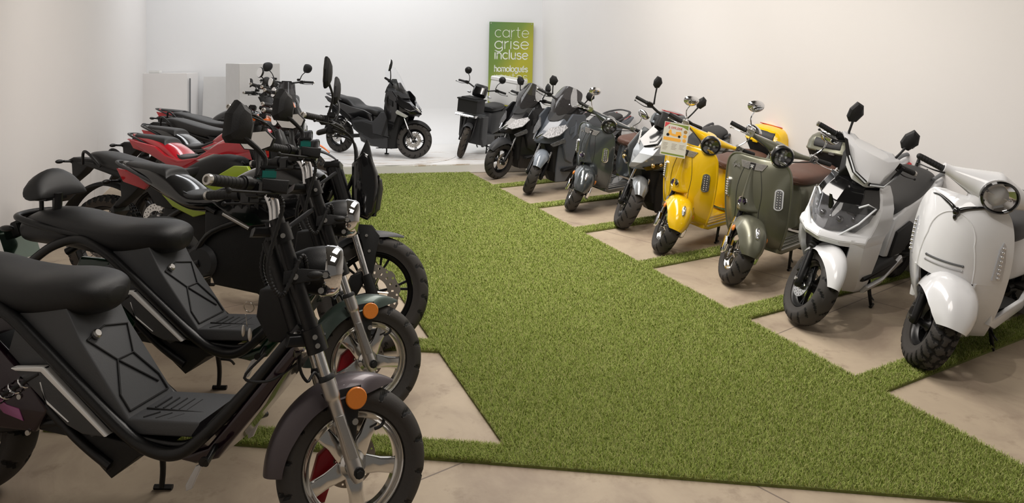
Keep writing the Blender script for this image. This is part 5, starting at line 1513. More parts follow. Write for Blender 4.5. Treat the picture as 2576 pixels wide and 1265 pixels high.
# price card hanging from the yellow scooter's right lever
F = MX.Translation(r5.location) @ r5.rotation_euler.to_matrix().to_4x4() @ steer_mx(.07, 26, 46)
pc = F @ V((-.19, -.335, .985))
cm = mat('card_cream', (.62, .60, .52), .35)
CF = face_mx(pc+V((.005, -.012, -.155)), (-.33, -1, .12), (1, -.32, -.16)) @ MX.Scale(.86, 4)
ct = G().rings([[CF @ V(p) for p in ((-.115, -.155, 0), (.115, -.155, 0), (.115, .155, 0), (-.115, .155, 0))], [CF @ V(p) for p in ((-.115, -.155, .002), (.115, -.155, .002), (.115, .155, .002), (-.115, .155, .002))]])
card = ct.build('price_card', cm)
tag(card, 'laminated price card hanging from the yellow scooter handlebar', 'price card')
def flat(name, pts, m, z=.0025):
    g = G().rings([[CF @ V((a, b, .001)) for a, b in pts], [CF @ V((a, b, z)) for a, b in pts]])
    return g.build(name, m, card)
GRN = mat('card_green', (.18, .24, .04), .4); CO = mat('card_orange', (.80, .40, .06), .4); CR = mat('card_red', (.55, .06, .07), .4)
flat('green_band', [(-.105, .145), (.105, .145), (.105, .105), (.06, .125), (0, .135), (-.06, .138)], GRN)
flat('red_corner', [(-.110, .150), (-.06, .150), (-.110, .100)], CR, .003)
flat('orange_bar', [(-.105, .015), (.045, .015), (.06, 0), (.045, -.015), (-.105, -.015)], CO)
flat('green_footer', [(-.105, -.145), (.105, -.145), (.105, -.130), (-.105, -.130)], GRN)
flat('scooter_picture', [(-.07, .055), (-.06, .085), (-.045, .088), (-.035, .055), (.0, .05), (.0, .075), (.045, .08), (.055, .05), (.04, .03), (-.02, .03), (-.06, .04)], CO)
flat('scooter_picture_wheel', [(-.070+.014*math.cos(i*PI/6), .038+.014*math.sin(i*PI/6)) for i in range(12)], BLK, .003)
flat('scooter_picture_wheel', [(.035+.012*math.cos(i*PI/6), .034+.012*math.sin(i*PI/6)) for i in range(12)], BLK, .003)
for z in (.085, .045, .005):
    flat('round_picture', [(.085+.017*math.cos(i*PI/7), z+.017*math.sin(i*PI/7)) for i in range(14)], CO if z < .06 else mat('card_brown', (.35, .2, .05), .5))
g = G(); x = -.072
DIG = {'2': [[(0, .8), (.5, 1), (.9, .75), (0, 0), (1, 0)]], '0': [arc(.5, .5, .45, .5, 0, 360, 12)], '9': [arc(.5, .7, .4, .3, 0, 360, 10), [(.9, .7), (.6, 0)]], ',': [[(.3, .1), (.1, -.2)]], '€': [arc(.6, .5, .45, .5, 50, 310, 10), [(0, .6), (.7, .6)], [(0, .4), (.7, .4)]], ' ': []}
for c in '2 099,00€':
    for s in DIG[c]: ribbon(g, [CF @ V((x+a*.011, .098+b*.018, .003)) for a, b in s], .0028, CF, .001)
    x += .016 if c not in ' ,' else .008
g.build('price_digits', CR, card)
g = G()
for k in range(3):
    for i in range(6-k):
        w_ = .045-.006*((i*7+k*3) % 3)
        x0 = (-.10, -.02, .05)[k]
        ribbon(g, [CF @ V((x0, -.04-.012*i, .0022)), CF @ V((x0+w_, -.04-.012*i, .0022))], .0025, CF, .0008)
g.build('small_print', mat('card_grey_print', (.35, .30, .25), .5), card)
G().tube([CF @ V((-.03, .155, .001)), CF @ V((-.035, .175, .001)), pc], .0015, 6).build('card_tie', BLK, card)
# ---------------------------------------------------------------- angular sport and maxi scooters
def vshell(o, rows, m, th=.008, name='front_fairing', ang=14, parent=None):
    """rows: (z, nose x, w1, x1, w2, x2): faceted, V-shaped in plan, mirrored"""
    g = G().grid([[(r[5], r[4], r[0]-(r[6] if len(r) > 6 else 0)), (r[3], r[2], r[0]), (r[1], 0, r[0]), (r[3], -r[2], r[0]), (r[5], -r[4], r[0]-(r[6] if len(r) > 6 else 0))] for r in rows], th)
    return g.build(name, m, parent or o, ang=ang, bevel=.0025, seg=2)

def both(o, pts, th, m, name, bevel=.003, ang=25, parent=None, label=None):
    """a flat panel and its mirror image, two parts"""
    out = []
    for s in (1, -1):
        g = poly3(G(), [(p[0], s*p[1], p[2]) for p in pts], th)
        out.append(g.build(name, m, parent or o, bevel=bevel, ang=ang, label=label))
    return out

def screen(o, rows, m, th=.004, name='windscreen', n=13, xf=None):
    """rows: (z, x centre, half width, sweep back at the edge, edge drop)"""
    rr = cat(rows, 4)
    g = G().grid([[(r[1]-r[3]*abs(u)**2, r[2]*u, r[0]-(r[4] if len(r) > 4 else 0)*abs(u)**1.5) for u in [-1+2*j/(n-1) for j in range(n)]] for r in rr], th, xf=xf)
    return g.build(name, m, o, ang=60)

def lower_chassis(o, Rw, wb, rim_m, disc_m=PALU, steer=20, S=None, zt=.60, xt=-.19, leg=FRM, fend=None, tm=RUB, pat='road', kind='y', n=5, tw=.115, chrome_leg=True, fr=.045, fw_=.075, dy=-.055, dr=.10):
    fw = wheel(o, (0, 0, Rw), Rw, Rw*.64, tw, rim_m, kind, n, .014, .024, .02, .034, .10, S, tm, pat, name='front_wheel', disc_r=dr, disc_y=dy, disc_m=disc_m, seg=108)
    wheel(o, (-wb, 0, Rw), Rw, Rw*.64, tw*1.08, rim_m, kind, n, .014, .024, .02, .034, .10, None, tm, pat, name='rear_wheel', disc_r=dr*.9, disc_y=-.06, motor=0, disc_m=disc_m, seg=96)
    for s in (-1, 1):
        g = G().tube([(-.005, s*.082, Rw-.035), (0, s*.082, Rw), (xt*.48, s*.082, Rw+(zt-Rw)*.42)], [.017, .023, .021], 14, xf=S)
        g.tube([(0, s*.082, Rw), (0, s*.03, Rw)], .014, 10, smooth=False, xf=S)
        lg = g.build('fork_leg', leg, o)
        G().tube([(xt*.46, s*.082, Rw+(zt-Rw)*.40), (xt, s*.078, zt)], .0135, 12, smooth=False, xf=S).build('stanchion', CHR if chrome_leg else FRM, lg)
        g = G(); bolt(g, (0, s*.105, Rw), .012, (0, s, 0), .006, S); g.build('axle_bolt', STEEL, lg)
    if dr:
        G().puff([(-.085, Rw+.01), (-.105, Rw+.06), (-.08, Rw+.11), (-.045, Rw+.10), (-.055, Rw+.04)], .02, .007, y=dy-.012, xf=S).build('brake_caliper', BLK, fw)
    g = G()
    for s in (-1, 1): g.tube([(-.82, s*.09, .30), (-1.0, s*.11, .27), (-wb, s*.10, Rw)], [.03, .026, .024], 12)
    g.build('swing_arm', FRM, o)
    for s in (-1, 1): shock(o, (-wb+.02, s*.125, Rw+.04), (-1.12, s*.12, .56), .026, STEEL)
    return fw

def bars(o, S, x, z, half=.36, w_=.10, h=.13, up=.19, outw=.09, shape='kite', rise=.02, sweep=.05, look=(.95, -.28), chrome_end=None, sides=(-1, 1), cover=None, mroll=10, mback=.03):
    g = G().tube([(x-sweep, -half, z+rise), (x-sweep*.4, -half*.6, z+rise), (x, -.08, z), (x, .08, z), (x-sweep*.4, half*.6, z+rise), (x-sweep, half, z+rise)], .0125, 12, k=6, xf=S)
    hb = g.build('handlebar', FRM, o)
    for s in (-1, 1):
        a = V((x-sweep*.5, s*half*.66, z+rise)); e = V((x-sweep, s*half, z+rise)); d = (e-a).normalized()
        grip(hb, a, e, .0165, MBLK, chrome_end, S)
        G().box(a-d*.03, (.045, .055, .045), xf=S).build('switch_housing', BLK, hb, bevel=.007)
        lever(hb, a-d*.05+V((.03, 0, -.01)), e+V((.05, 0, -.02)), BLK, S)
        if s in sides:
            b = a-d*.06+V((0, 0, .02))
            mirror(hb, b, b+V((-mback, s*outw, up)), (look[0], look[1]*s, -.05), w_, h, shape, MBLK, S, roll=-s*mroll, depth=.035, mid=b+V((-.005, s*outw*.45, up*.4)), sr=.007)
    return hb

def rear_unit(o, paint, seat_m=VINYL, z=0, tail='high', wide=.16, grab=GREY, side=None, L=0, seatpts=None, wb=1.35, floor_m=None, fl=.27):
    """floorboard hump, side panels, seat, tail"""
    for s in (-1, 1):
        sp = G().puff([(-.62, .36+z), (-.66, .60+z), (-.80, .66+z), (-1.05, .70+z), (-1.35, .78+z), (-1.58-L, .84+z), (-1.52-L, .76+z), (-1.30, .66+z), (-1.12, .56+z), (-1.02, .42+z), (-.86, .32+z)], .028, .015, y=s*(wide-.035)).build('side_panel', side or paint, o, ang=50)
        G().puff([(-.66, .36+z), (-.70, .52+z), (-.90, .56+z), (-1.04, .50+z), (-.98, .42+z), (-.84, .35+z)], .012, .008, y=s*(wide-.002)).build('side_inset', MBLK, sp)
        G().puff([(-1.60-L, .84+z), (-1.52-L, .765+z), (-1.44-L, .745+z), (-1.46-L, .79+z)], .012, .005, y=s*(wide-.075)).build('tail_lamp', REDL, sp)
    G().sec([(-.60, .46+z, .07, .14, .14, 3, 0), (-.72, .48+z, wide-.03, .16, .14, 3, 0), (-1.0, .52+z, wide-.03, .16, .12, 3, 0), (-1.3, .64+z, wide-.06, .10, .10, 3, 0), (-1.56-L, .77+z, .05, .04, .05, 2.5, 0)], 22, 4).build('centre_body', floor_m or MBLK, o, ang=60)
    st = seatpts or [(-.58, .60, .04, .03, .03, 2.4, 0), (-.62, .61, .10, .06, .06, 2.6, 0), (-.72, .645, .14, .06, .08, 2.7, 0), (-.86, .66, .155, .05, .08, 2.8, 0), (-1.0, .68, .155, .055, .07, 2.8, .1), (-1.08, .74, .145, .055, .09, 2.8, .25), (-1.16, .785, .14, .045, .08, 2.8, .1), (-1.32, .81, .125, .04, .06, 2.7, 0), (-1.46, .83, .09, .03, .04, 2.5, 0), (-1.50, .83, .04, .015, .02, 2.4, 0)]
    st = [(a, b+z)+tuple(c) for a, b, *c in st]
    G().sec(st, 26, 5).build('seat', seat_m, o, ang=70)
    G().tube([(-1.26, .14, .79+z), (-1.44, .15, .84+z), (-1.60, .09, .875+z), (-1.64, 0, .88+z), (-1.60, -.09, .875+z), (-1.44, -.15, .84+z), (-1.26, -.14, .79+z)], [.014, .018, .018, .016, .018, .018, .014], 10, flat=.55).build('grab_rail', grab, o)
    G().puff([(-.30, .30+z), (-.30, fl+z), (-.62, fl-.03+z), (-.80, .30+z), (-.70, .36+z), (-.52, .34+z)], wide+.02, .02).build('floorboard', floor_m or MBLK, o)
    plate_tail(o, -1.52-L, .66+z)
    fender(o, (-wb, 0, .25), .30, .07, -80, 30, MBLK, .5, None, 'rear_fender', e=2.4)

def maxi(o, paint, fend, dark=MBLK, clear=None, steer=12, Rw=.245, wb=1.40, tall=0, p1=False):
    S = steer_mx(.08, 26, steer)
    lower_chassis(o, Rw, wb, FRM, steer=steer, S=S, fend=paint, zt=.58, xt=-.19, dr=.105, dy=.055 if not p1 else -.055)
    fender(o, (.0, 0, Rw), .285, .078, -50, 52, fend, .75, S, e=2.2, th=.004, wf=lambda s: 1-.45*max(0, (s-.55)/.45)**1.4, rf=lambda s: .98+.05*math.sin(PI*s))
    # nose: painted V fairing
    nose = vshell(o, [(.945, -.30, .10, -.33, .185, -.42), (.88, -.235, .12, -.28, .215, -.40), (.80, -.145, .11, -.22, .235, -.40), (.72, -.055, .09, -.15, .24, -.40), (.655, .035, .05, -.04, .215, -.36), (.625, .055, .03, .0, .17, -.30), (.595, .0, .06, -.07, .16, -.28)], paint)
    # dark cowl below the screen
    vshell(o, [(.985, -.345, .10, -.37, .17, -.45), (.93, -.265, .12, -.30, .20, -.40), (.875, -.20, .10, -.26, .225, -.385), (.845, -.17, .05, -.20, .15, -.30)], dark, .012, 'upper_cowl')
    # headlamps: slanted lenses either side of the beak
    for s in (1, -1):
        hl = poly3(G(), [(-.01, s*.062, .685), (-.115, s*.075, .775), (-.24, s*.205, .835), (-.255, s*.225, .80), (-.16, s*.200, .715), (-.055, s*.115, .665)], .022).build('headlamp', FACET if not p1 else GBLK, o, bevel=.004)
        poly3(G(), [(-.085, s*.13, .60), (-.21, s*.225, .685), (-.235, s*.232, .655), (-.23, s*.225, .63), (-.12, s*.15, .572)], .018).build('indicator', FACET if not p1 else LED, o, bevel=.004)
        # wing running back to the handlebar
        wg = poly3(G(), [(-.23, s*.215, .86), (-.33, s*.20, .955), (-.56, s*.205, .93), (-.62, s*.20, .80), (-.50, s*.20, .62), (-.42, s*.195, .36), (-.30, s*.19, .42), (-.21, s*.205, .62), (-.22, s*.210, .74)], .02).build('side_wing', paint, o, bevel=.008)
        poly3(G(), [(-.30, s*.218, .80), (-.56, s*.21, .86), (-.58, s*.21, .82), (-.30, s*.222, .72)], .012).build('wing_crease', paint if not p1 else dark, wg, bevel=.004)
        poly3(G(), [(-.20, s*.16, .58), (-.40, s*.19, .62), (-.47, s*.19, .30), (-.40, s*.15, .14), (-.28, s*.10, .13), (-.24, s*.12, .30)], .018).build('belly_panel', paint if fend is not MBLK and not p1 else dark, o, bevel=.006)
    both(o, [(.045, .012, .665), (-.03, .05, .722), (-.045, .05, .712), (.03, .02, .650)], .006, CHR, 'nose_trim', .001, parent=nose)
    vshell(o, [(.62, -.10, .08, -.16, .15, -.24), (.45, -.20, .10, -.20, .15, -.28), (.25, -.22, .09, -.24, .14, -.30), (.12, -.30, .07, -.32, .11, -.40), (.11, -.60, .07, -.60, .11, -.60)], MBLK, .01, 'radiator_cowl')
    g = G()
    for i in range(9): g.tube([(-.193, -.075, .30+.025*i), (-.188, .075, .30+.025*i)], .004, 6, smooth=False)
    g.build('grille', BLK, o)
    # screen
    if p1:
        screen(o, [(.95, -.27, .15, .12, 0), (1.05, -.32, .17, .12, 0), (1.18, -.40, .16, .10, .01), (1.30, -.49, .12, .06, .03)], CLRS)
        screen(o, [(.90, -.235, .13, .12, 0), (.98, -.29, .12, .10, 0), (1.07, -.35, .07, .06, .02)], SMOKE, name='inner_screen')
        vshell(o, [(1.12, -.43, .02, -.44, .05, -.46), (1.0, -.38, .08, -.42, .14, -.48), (.92, -.32, .12, -.38, .16, -.50)], dark, .02, 'dash_hood')
    else:
        screen(o, [(.905, -.255, .165, .10, -.05), (1.0, -.30, .205, .11, -.04), (1.10, -.36, .20, .10, -.0), (1.19, -.425, .165, .08, .015), (1.235, -.455, .10, .03, .02)], SMOKE)
        vshell(o, [(1.08, -.42, .05, -.44, .10, -.47), (.98, -.38, .10, -.42, .15, -.50), (.92, -.33, .12, -.40, .18, -.52)], dark, .02, 'dash_hood')
    bars(o, S, -.46, 1.02, .37, .105 if not p1 else .075, .125 if not p1 else .17, .15 if not p1 else .20, .05, 'kite', chrome_end=STEEL if not p1 else None, sides=(-1, 1) if not p1 else (-1,))
    # leg shield inner
    G().sec([(-.46, .92, .15, .04, .05, 3, PI/2), (-.47, .70, .18, .05, .05, 3, PI/2), (-.46, .50, .17, .06, .05, 3, PI/2), (-.50, .34, .15, .06, .05, 3, PI/2)], 20, 4).build('inner_shield', dark, o, ang=50)
    G().puff([(-.40, .13), (-.38, .32), (-.60, .40), (-.78, .44), (-.92, .34), (-.85, .20), (-.66, .14)], .155, .02).build('belly_tunnel', paint if p1 else dark, o)
    rear_unit(o, paint, wide=.185 if not p1 else .17, wb=wb)
    if p1:
        for s in (-1, 1):
            G().puff([(-.36, .58), (-.40, .64), (-.47, .64), (-.54, .56), (-.62, .50), (-.78, .52), (-1.0, .50), (-.98, .38), (-.60, .16), (-.42, .12), (-.34, .14), (-.32, .40)], .02, .01, y=s*.165).build('flank_panel', GREY, o)
            G().puff([(-.62, .46), (-.80, .50), (-.98, .47), (-.90, .36), (-.70, .28), (-.60, .34)], .014, .01, y=s*.178).build('flank_inset', MBLK, o)
        script(o, face_mx((-1.42, -.172, .80), (0, -1, 0), (.7, 0, -.75)), .13, .07, WHT, .004)
    side_stand(o, -.62, .20, .12, (.0, .16))
    if p1:      # this model's nose sits further forward and its wings are shorter
        for c in o.children_recursive:
            if c.name.split('.')[0] in ('front_fairing', 'nose_trim', 'upper_cowl', 'headlamp', 'indicator', 'side_wing', 'wing_crease', 'belly_panel', 'windscreen', 'inner_screen', 'dash_hood', 'inner_shield', 'handlebar', 'handlebar_grip', 'bar_end', 'switch_housing', 'brake_lever', 'mirror', 'mirror_glass', 'mirror_stalk'):
                wing = c.name.split('.')[0] in ('side_wing', 'wing_crease')
                for v in c.data.vertices:
                    if wing and v.co.x < -.34: v.co.x = -.34+(v.co.x+.34)*.45
                    v.co.x += .075 if v.co.z > .35 else .03

GRYB = mat('blue_grey_paint', (.115, .13, .155), .35, .1, coat=.5)
BKP = mat('black_metallic_paint', (.016, .016, .018), .28, .2, coat=.7)
r1 = root('maxi_scooter', 'black maxi scooter with smoked windscreen at the far end of the right row', 'scooter', (-.194, 9.51, 0), -135, 9)
maxi(r1, BKP, GREY, steer=6); settle(r1)
r2 = root('maxi_scooter', 'blue-grey maxi scooter with smoked windscreen and glossy grey front fender', 'scooter', (.214, 8.47, 0), -135, 9)
maxi(r2, GRYB, mat('grey_fender_paint', (.20, .23, .27), .2, coat=.8), steer=38); settle(r2)
p1 = root('maxi_scooter', 'glossy black maxi scooter with tall clear windscreen, side-on on the stage', 'scooter', (-1.40, 10.48, .12), -30, 3)
maxi(p1, GBLK, MBLK, steer=30, Rw=.25, wb=1.40, p1=True); settle(p1, .124)

def city(o, paint, Rw=.235, wb=1.33, steer=46):
    """silver scooter: long pointed nose with a black visor panel"""
    S = steer_mx(.08, 26, steer)
    lower_chassis(o, Rw, wb, FRM, S=S, zt=.56, xt=-.17, tw=.13, dr=.10, dy=-.055)
    fender(o, (0, 0, Rw), .275, .075, -40, 46, paint, .85, S, e=2.2, wf=lambda s: 1-.5*max(0, (s-.6)/.4)**1.4)
    vshell(o, [(.93, -.36, .07, -.37, .13, -.46), (.86, -.27, .10, -.29, .17, -.43), (.78, -.17, .12, -.20, .205, -.40), (.70, -.07, .11, -.12, .235, -.38), (.625, .03, .06, -.04, .235, -.34), (.585, .06, .03, .02, .20, -.28), (.56, .01, .05, -.05, .17, -.24)], paint)
    g = poly3(G(), [(-.355, 0, .942), (-.36, .075, .930), (-.185, .10, .795), (-.125, 0, .755), (-.185, -.10, .795), (-.36, -.075, .930)], .014)
    g.build('black_visor', GBLK, o, bevel=.004)
    for s in (1, -1):
        g = G()
        for i in range(7):
            a = V((-.155-.02*i, s*(.085+.013*i), .772+.011*i)); b = a+V((-.055, s*.035, .012))
            poly3(g, [a, b, b+V((.006, 0, -.011)), a+V((.006, 0, -.011))], .012)
        g.build('louvre', mat('silver_trim', (.6, .6, .6), .35), o)
        hl = poly3(G(), [(-.02, s*.085, .595), (-.10, s*.205, .655), (-.20, s*.238, .675), (-.19, s*.236, .640), (-.10, s*.20, .600), (-.05, s*.115, .568)], .02).build('headlamp', GBLK, o, bevel=.004)
        g = G().ball((-.075, s*.165, .622), .022, 12, 8).ball((-.125, s*.208, .640), .020, 12, 8); g.build('projector', mat('warm_reflector', (.7, .5, .22), .12, 1.0), hl)
        poly3(G(), [(-.20, s*.235, .70), (-.36, s*.20, .88), (-.56, s*.20, .80), (-.50, s*.19, .50), (-.42, s*.17, .25), (-.30, s*.17, .20), (-.24, s*.20, .42), (-.20, s*.23, .58)], .02).build('side_wing', paint, o, bevel=.006)
        poly3(G(), [(-.18, s*.17, .55), (-.26, s*.19, .55), (-.31, s*.17, .24), (-.38, s*.14, .12), (-.30, s*.10, .13), (-.22, s*.12, .34)], .018).build('belly_panel', MBLK, o, bevel=.006)
        if s < 0: script(o, face_mx((-.222, s*.156, .742), (.40, s*.80, .42), (.35, -s*.25, .85)), .085, .045, WHT, .004)
    vshell(o, [(.56, -.13, .08, -.15, .15, -.22), (.40, -.19, .10, -.20, .15, -.26), (.22, -.24, .08, -.26, .13, -.32), (.12, -.34, .07, -.36, .10, -.42), (.11, -.60, .07, -.60, .10, -.60)], MBLK, .01, 'radiator_cowl')
    hc = G().puff([(-.46, .90), (-.44, 1.03), (-.38, 1.06), (-.34, 1.02), (-.31, .93), (-.36, .88)], .07, .02, xf=S).build('headset_cover', MBLK, o)
    bars(o, S, -.38, 1.03, .34, .085, .12, .20, .06, 'kite', rise=.03)
    G().sec([(-.44, .90, .12, .04, .05, 3, PI/2), (-.46, .70, .17, .05, .05, 3, PI/2), (-.46, .45, .16, .06, .05, 3, PI/2), (-.50, .30, .14, .05, .05, 3, PI/2)], 20, 4).build('inner_shield', MBLK, o, ang=50)
    rear_unit(o, paint, wide=.165, wb=wb)
    side_stand(o, -.60, .20, .12, (.0, .16))

SLV = mat('silver_metallic_paint', (.25, .262, .268), .3, .6, coat=.5)
r4 = root('sport_scooter', 'silver sport scooter with black visor panel on its pointed nose', 'scooter', (1.03, 6.80, 0), -137, 10)
city(r4, SLV); settle(r4)

def sport_white(o, paint, Rw=.235, wb=1.33, steer=46):
    S = steer_mx(.08, 26, steer)
    fw = lower_chassis(o, Rw, wb, FRM, S=S, zt=.60, xt=-.19, tw=.115, dr=.092, dy=-.06, pat='road', chrome_leg=False)
    g = G(); P = []
    for i in range(17): P.append((-.105-.004*i, -.080, Rw+.175+.0095*i))
    g.tube(P, [.030 if i % 2 else .022 for i in range(17)], 12, smooth=False, xf=S)
    g.build('fork_gaiter', MBLK, o)
    fender(o, (0, 0, Rw), .275, .085, -52, 58, paint, .95, S, e=1.9, wf=lambda s: 1-.6*max(0, (s-.5)/.5)**1.3, rf=lambda s: .98+.05*math.sin(PI*s))
    # headlamp face with light-bar outline
    vshell(o, [(.865, -.282, .085, -.288, .145, -.325), (.835, -.235, .10, -.25, .165, -.315), (.79, -.180, .122, -.212, .188, -.298), (.745, -.125, .13, -.175, .205, -.278), (.70, -.10, .13, -.155, .20, -.25)], GBLK, .012, 'black_visor')
    G().prism([(-.075, .735), (-.02, .80), (-.045, .74), (-.055, .70)], -.012, .012).build('visor_fin', BLK, o, bevel=.004)
    hl = G().grid([[(-.12-.14*abs(u)**1.6, .205*u, .735+.02*abs(u)) for u in [-1+j/8 for j in range(17)]],
                   [(-.06-.13*abs(u)**1.6, .195*u, .665) for u in [-1+j/8 for j in range(17)]],
                   [(-.025-.11*abs(u)**1.6, .15*u, .60) for u in [-1+j/8 for j in range(17)]],
                   [(-.03-.08*abs(u)**1.6, .105*u, .562) for u in [-1+j/8 for j in range(17)]]], .006).build('headlamp_lens', mat('smoked_headlamp', (.45, .45, .46), .03, trans=.95, ior=1.2, coat=.6), o)
    G().grid([[(-.17-.12*abs(u)**1.6, .185*u, .715) for u in [-1+j/8 for j in range(17)]],
              [(-.115-.10*abs(u)**1.6, .17*u, .64) for u in [-1+j/8 for j in range(17)]],
              [(-.08-.08*abs(u)**1.6, .10*u, .575) for u in [-1+j/8 for j in range(17)]]], .006).build('headlamp_bowl', mat('dark_chrome', (.16, .16, .17), .12, 1.0), hl)
    for s in (1, -1):
        g = G().ball((-.105, s*.055, .645), .025, 14, 10).ball((-.15, s*.12, .66), .019, 12, 8).box((-.12, s*.085, .62), (.02, .05, .012)).box((-.15, s*.10, .69), (.02, .06, .010))
        g.build('projector', CHR, hl)
        g = G().tube([(-.020, s*.0, .565), (-.045, s*.095, .575), (-.12, s*.165, .655), (-.235, s*.202, .745), (-.20, s*.165, .762), (-.165, s*.125, .735)], .006, 8, smooth=False)
        g.build('light_bar', mat('frosted_bar', (.75, .78, .82), .25, coat=.8), hl)
    rows = [(.86, -.30, .09, -.30, .15, -.335, .18, -.43), (.80, -.215, .12, -.24, .19, -.32, .212, -.43), (.73, -.145, .13, -.19, .218, -.29, .236, -.43), (.65, -.085, .125, -.14, .225, -.245, .244, -.43),
            (.585, -.045, .115, -.09, .222, -.20, .240, -.42), (.555, .005, .105, -.045, .222, -.165, .240, -.40), (.525, .025, .105, -.02, .222, -.15, .236, -.39), (.49, .0, .115, -.05, .215, -.16, .230, -.39)]
    G().grid([[(q[7], q[6], q[0]), (q[5], q[4], q[0]), (q[3], q[2], q[0]), (q[1], 0, q[0]), (q[3], -q[2], q[0]), (q[5], -q[4], q[0]), (q[7], -q[6], q[0])] for q in rows], .01).build('front_fairing', paint, o, ang=24, bevel=.004)
    low = [(.56, .160, -.085, .215, -.155, .230, -.39), (.50, .160, -.085, .215, -.16, .230, -.39), (.42, .150, -.10, .212, -.175, .226, -.385), (.32, .135, -.155, .195, -.235, .212, -.39), (.23, .115, -.225, .170, -.30, .190, -.42), (.165, .09, -.30, .14, -.36, .165, -.46)]
    for s in (1, -1):
        gr = [[(q[6], s*q[5], q[0]), (q[4], s*q[3], q[0]), (q[2], s*q[1], q[0]), (q[2]-.03, s*(q[1]-.018), q[0])] for q in low]
        if s < 0: gr = [list(reversed(q)) for q in gr]
        G().grid(gr, .01).build('leg_shield', paint, o, ang=24, bevel=.004)
        poly3(G(), [(-.40, s*.165, .16), (-.40, s*.20, .22), (-.62, s*.20, .235), (-.86, s*.20, .34), (-.90, s*.20, .29), (-.66, s*.17, .17)], .022).build('floor_trim', paint, o, bevel=.008)
    G().sec([(-.24, .60, .15, .06, .03, 3, PI/2), (-.28, .45, .15, .05, .04, 3, PI/2), (-.34, .28, .13, .05, .04, 3, PI/2), (-.42, .19, .11, .05, .04, 3, PI/2)], 18, 3).build('inner_arch', MBLK, o)
    # headset with slim lamp strip
    hs = vshell(o, [(1.06, -.46, .05, -.44, .13, -.42, .0), (1.03, -.33, .10, -.34, .20, -.42, -.03), (.96, -.25, .10, -.27, .17, -.36, -.06), (.90, -.20, .08, -.23, .14, -.32, -.06), (.86, -.21, .07, -.24, .11, -.32, -.04)], paint, .016, 'headset_cover')
    hs.data.transform(S)
    for s in (1, -1):
        g = poly3(G(), [(-.190, s*.01, .905), (-.192, s*.01, .880), (-.215, s*.10, .905), (-.29, s*.165, .975), (-.345, s*.20, 1.045), (-.335, s*.18, 1.045), (-.265, s*.135, .975), (-.215, s*.09, .925)], .012, xf=S).build('running_light', GBLK, hs, bevel=.002)
        G().tube([(-.186, s*.015, .893), (-.206, s*.095, .915), (-.272, s*.145, .975)], .005, 8, smooth=False, xf=S).build('light_bar', mat('frosted_bar', (.75, .78, .82), .25, coat=.8), g)
    G().puff([(-.46, .93), (-.46, 1.03), (-.38, 1.03), (-.30, .90), (-.34, .82)], .11, .02, xf=S).build('dash', MBLK, o)
    bars(o, S, -.41, 1.0, .325, .095, .135, .15, .03, 'kite', rise=.02, chrome_end=STEEL, look=(.95, -.2), mroll=6)
    G().sec([(-.40, .84, .12, .04, .05, 3, PI/2), (-.44, .66, .17, .05, .05, 3, PI/2), (-.44, .42, .16, .06, .05, 3, PI/2), (-.48, .30, .14, .05, .05, 3, PI/2)], 20, 4).build('inner_shield', MBLK, o, ang=50)
    sp = [(-.62, .64, .04, .02, .04, 2.4, 0), (-.66, .65, .12, .05, .10, 2.6, 0), (-.80, .66, .155, .055, .10, 2.8, 0), (-1.0, .69, .16, .06, .10, 2.8, .1), (-1.2, .74, .15, .06, .09, 2.8, .1), (-1.36, .77, .12, .05, .06, 2.6, 0), (-1.42, .77, .05, .02, .03, 2.4, 0)]
    rear_unit(o, paint, wide=.175, wb=wb, seatpts=sp, grab=MGREY)
    # passenger backrest on its bracket
    g = G(); rs = []
    for d, k in ((0, .85), (.012, 1), (.045, 1), (.06, .8)):
        rs.append([(-1.50-d*1.0+.02, y*k, .955+z*k) for y, z in ((-.15, -.01), (-.12, .06), (-.04, .07), (.04, .07), (.12, .06), (.15, -.01), (.11, -.06), (.0, -.075), (-.11, -.06))])
    g.rings(rs).build('backrest', VINYL, o, bevel=.008, ang=50)
    g = G()
    for s in (-1, 1): g.tube([(-1.44, s*.04, .80), (-1.50, s*.04, .94)], .012, 8, smooth=False)
    g.build('backrest_bracket', FRM, o)
    for c in o.children_recursive:
        if c.name.split('.')[0] in ('front_fairing', 'leg_shield', 'black_visor', 'headlamp_lens', 'headlamp_bowl', 'projector', 'light_bar', 'floor_trim'):
            for v in c.data.vertices:
                if v.co.z < .86: v.co.y *= .92
                if c.name.startswith('front_fairing') and v.co.z < .58: v.co.z += .022
    side_stand(o, -.58, .20, .12, (.0, .18))
    pg = G().tube([(-.95, .13, .30), (-.98, .22, .33), (-1.02, .27, .40)], .010, 8).ball((-1.02, .27, .41), .022, 12, 8)
    pg.build('passenger_peg', FRM, o)

r7 = root('sport_scooter', 'white sport scooter with large dark headlamp and black visor', 'scooter', (1.71, 4.40, 0), -138, 13)
sport_white(r7, WPAINT); settle(r7)

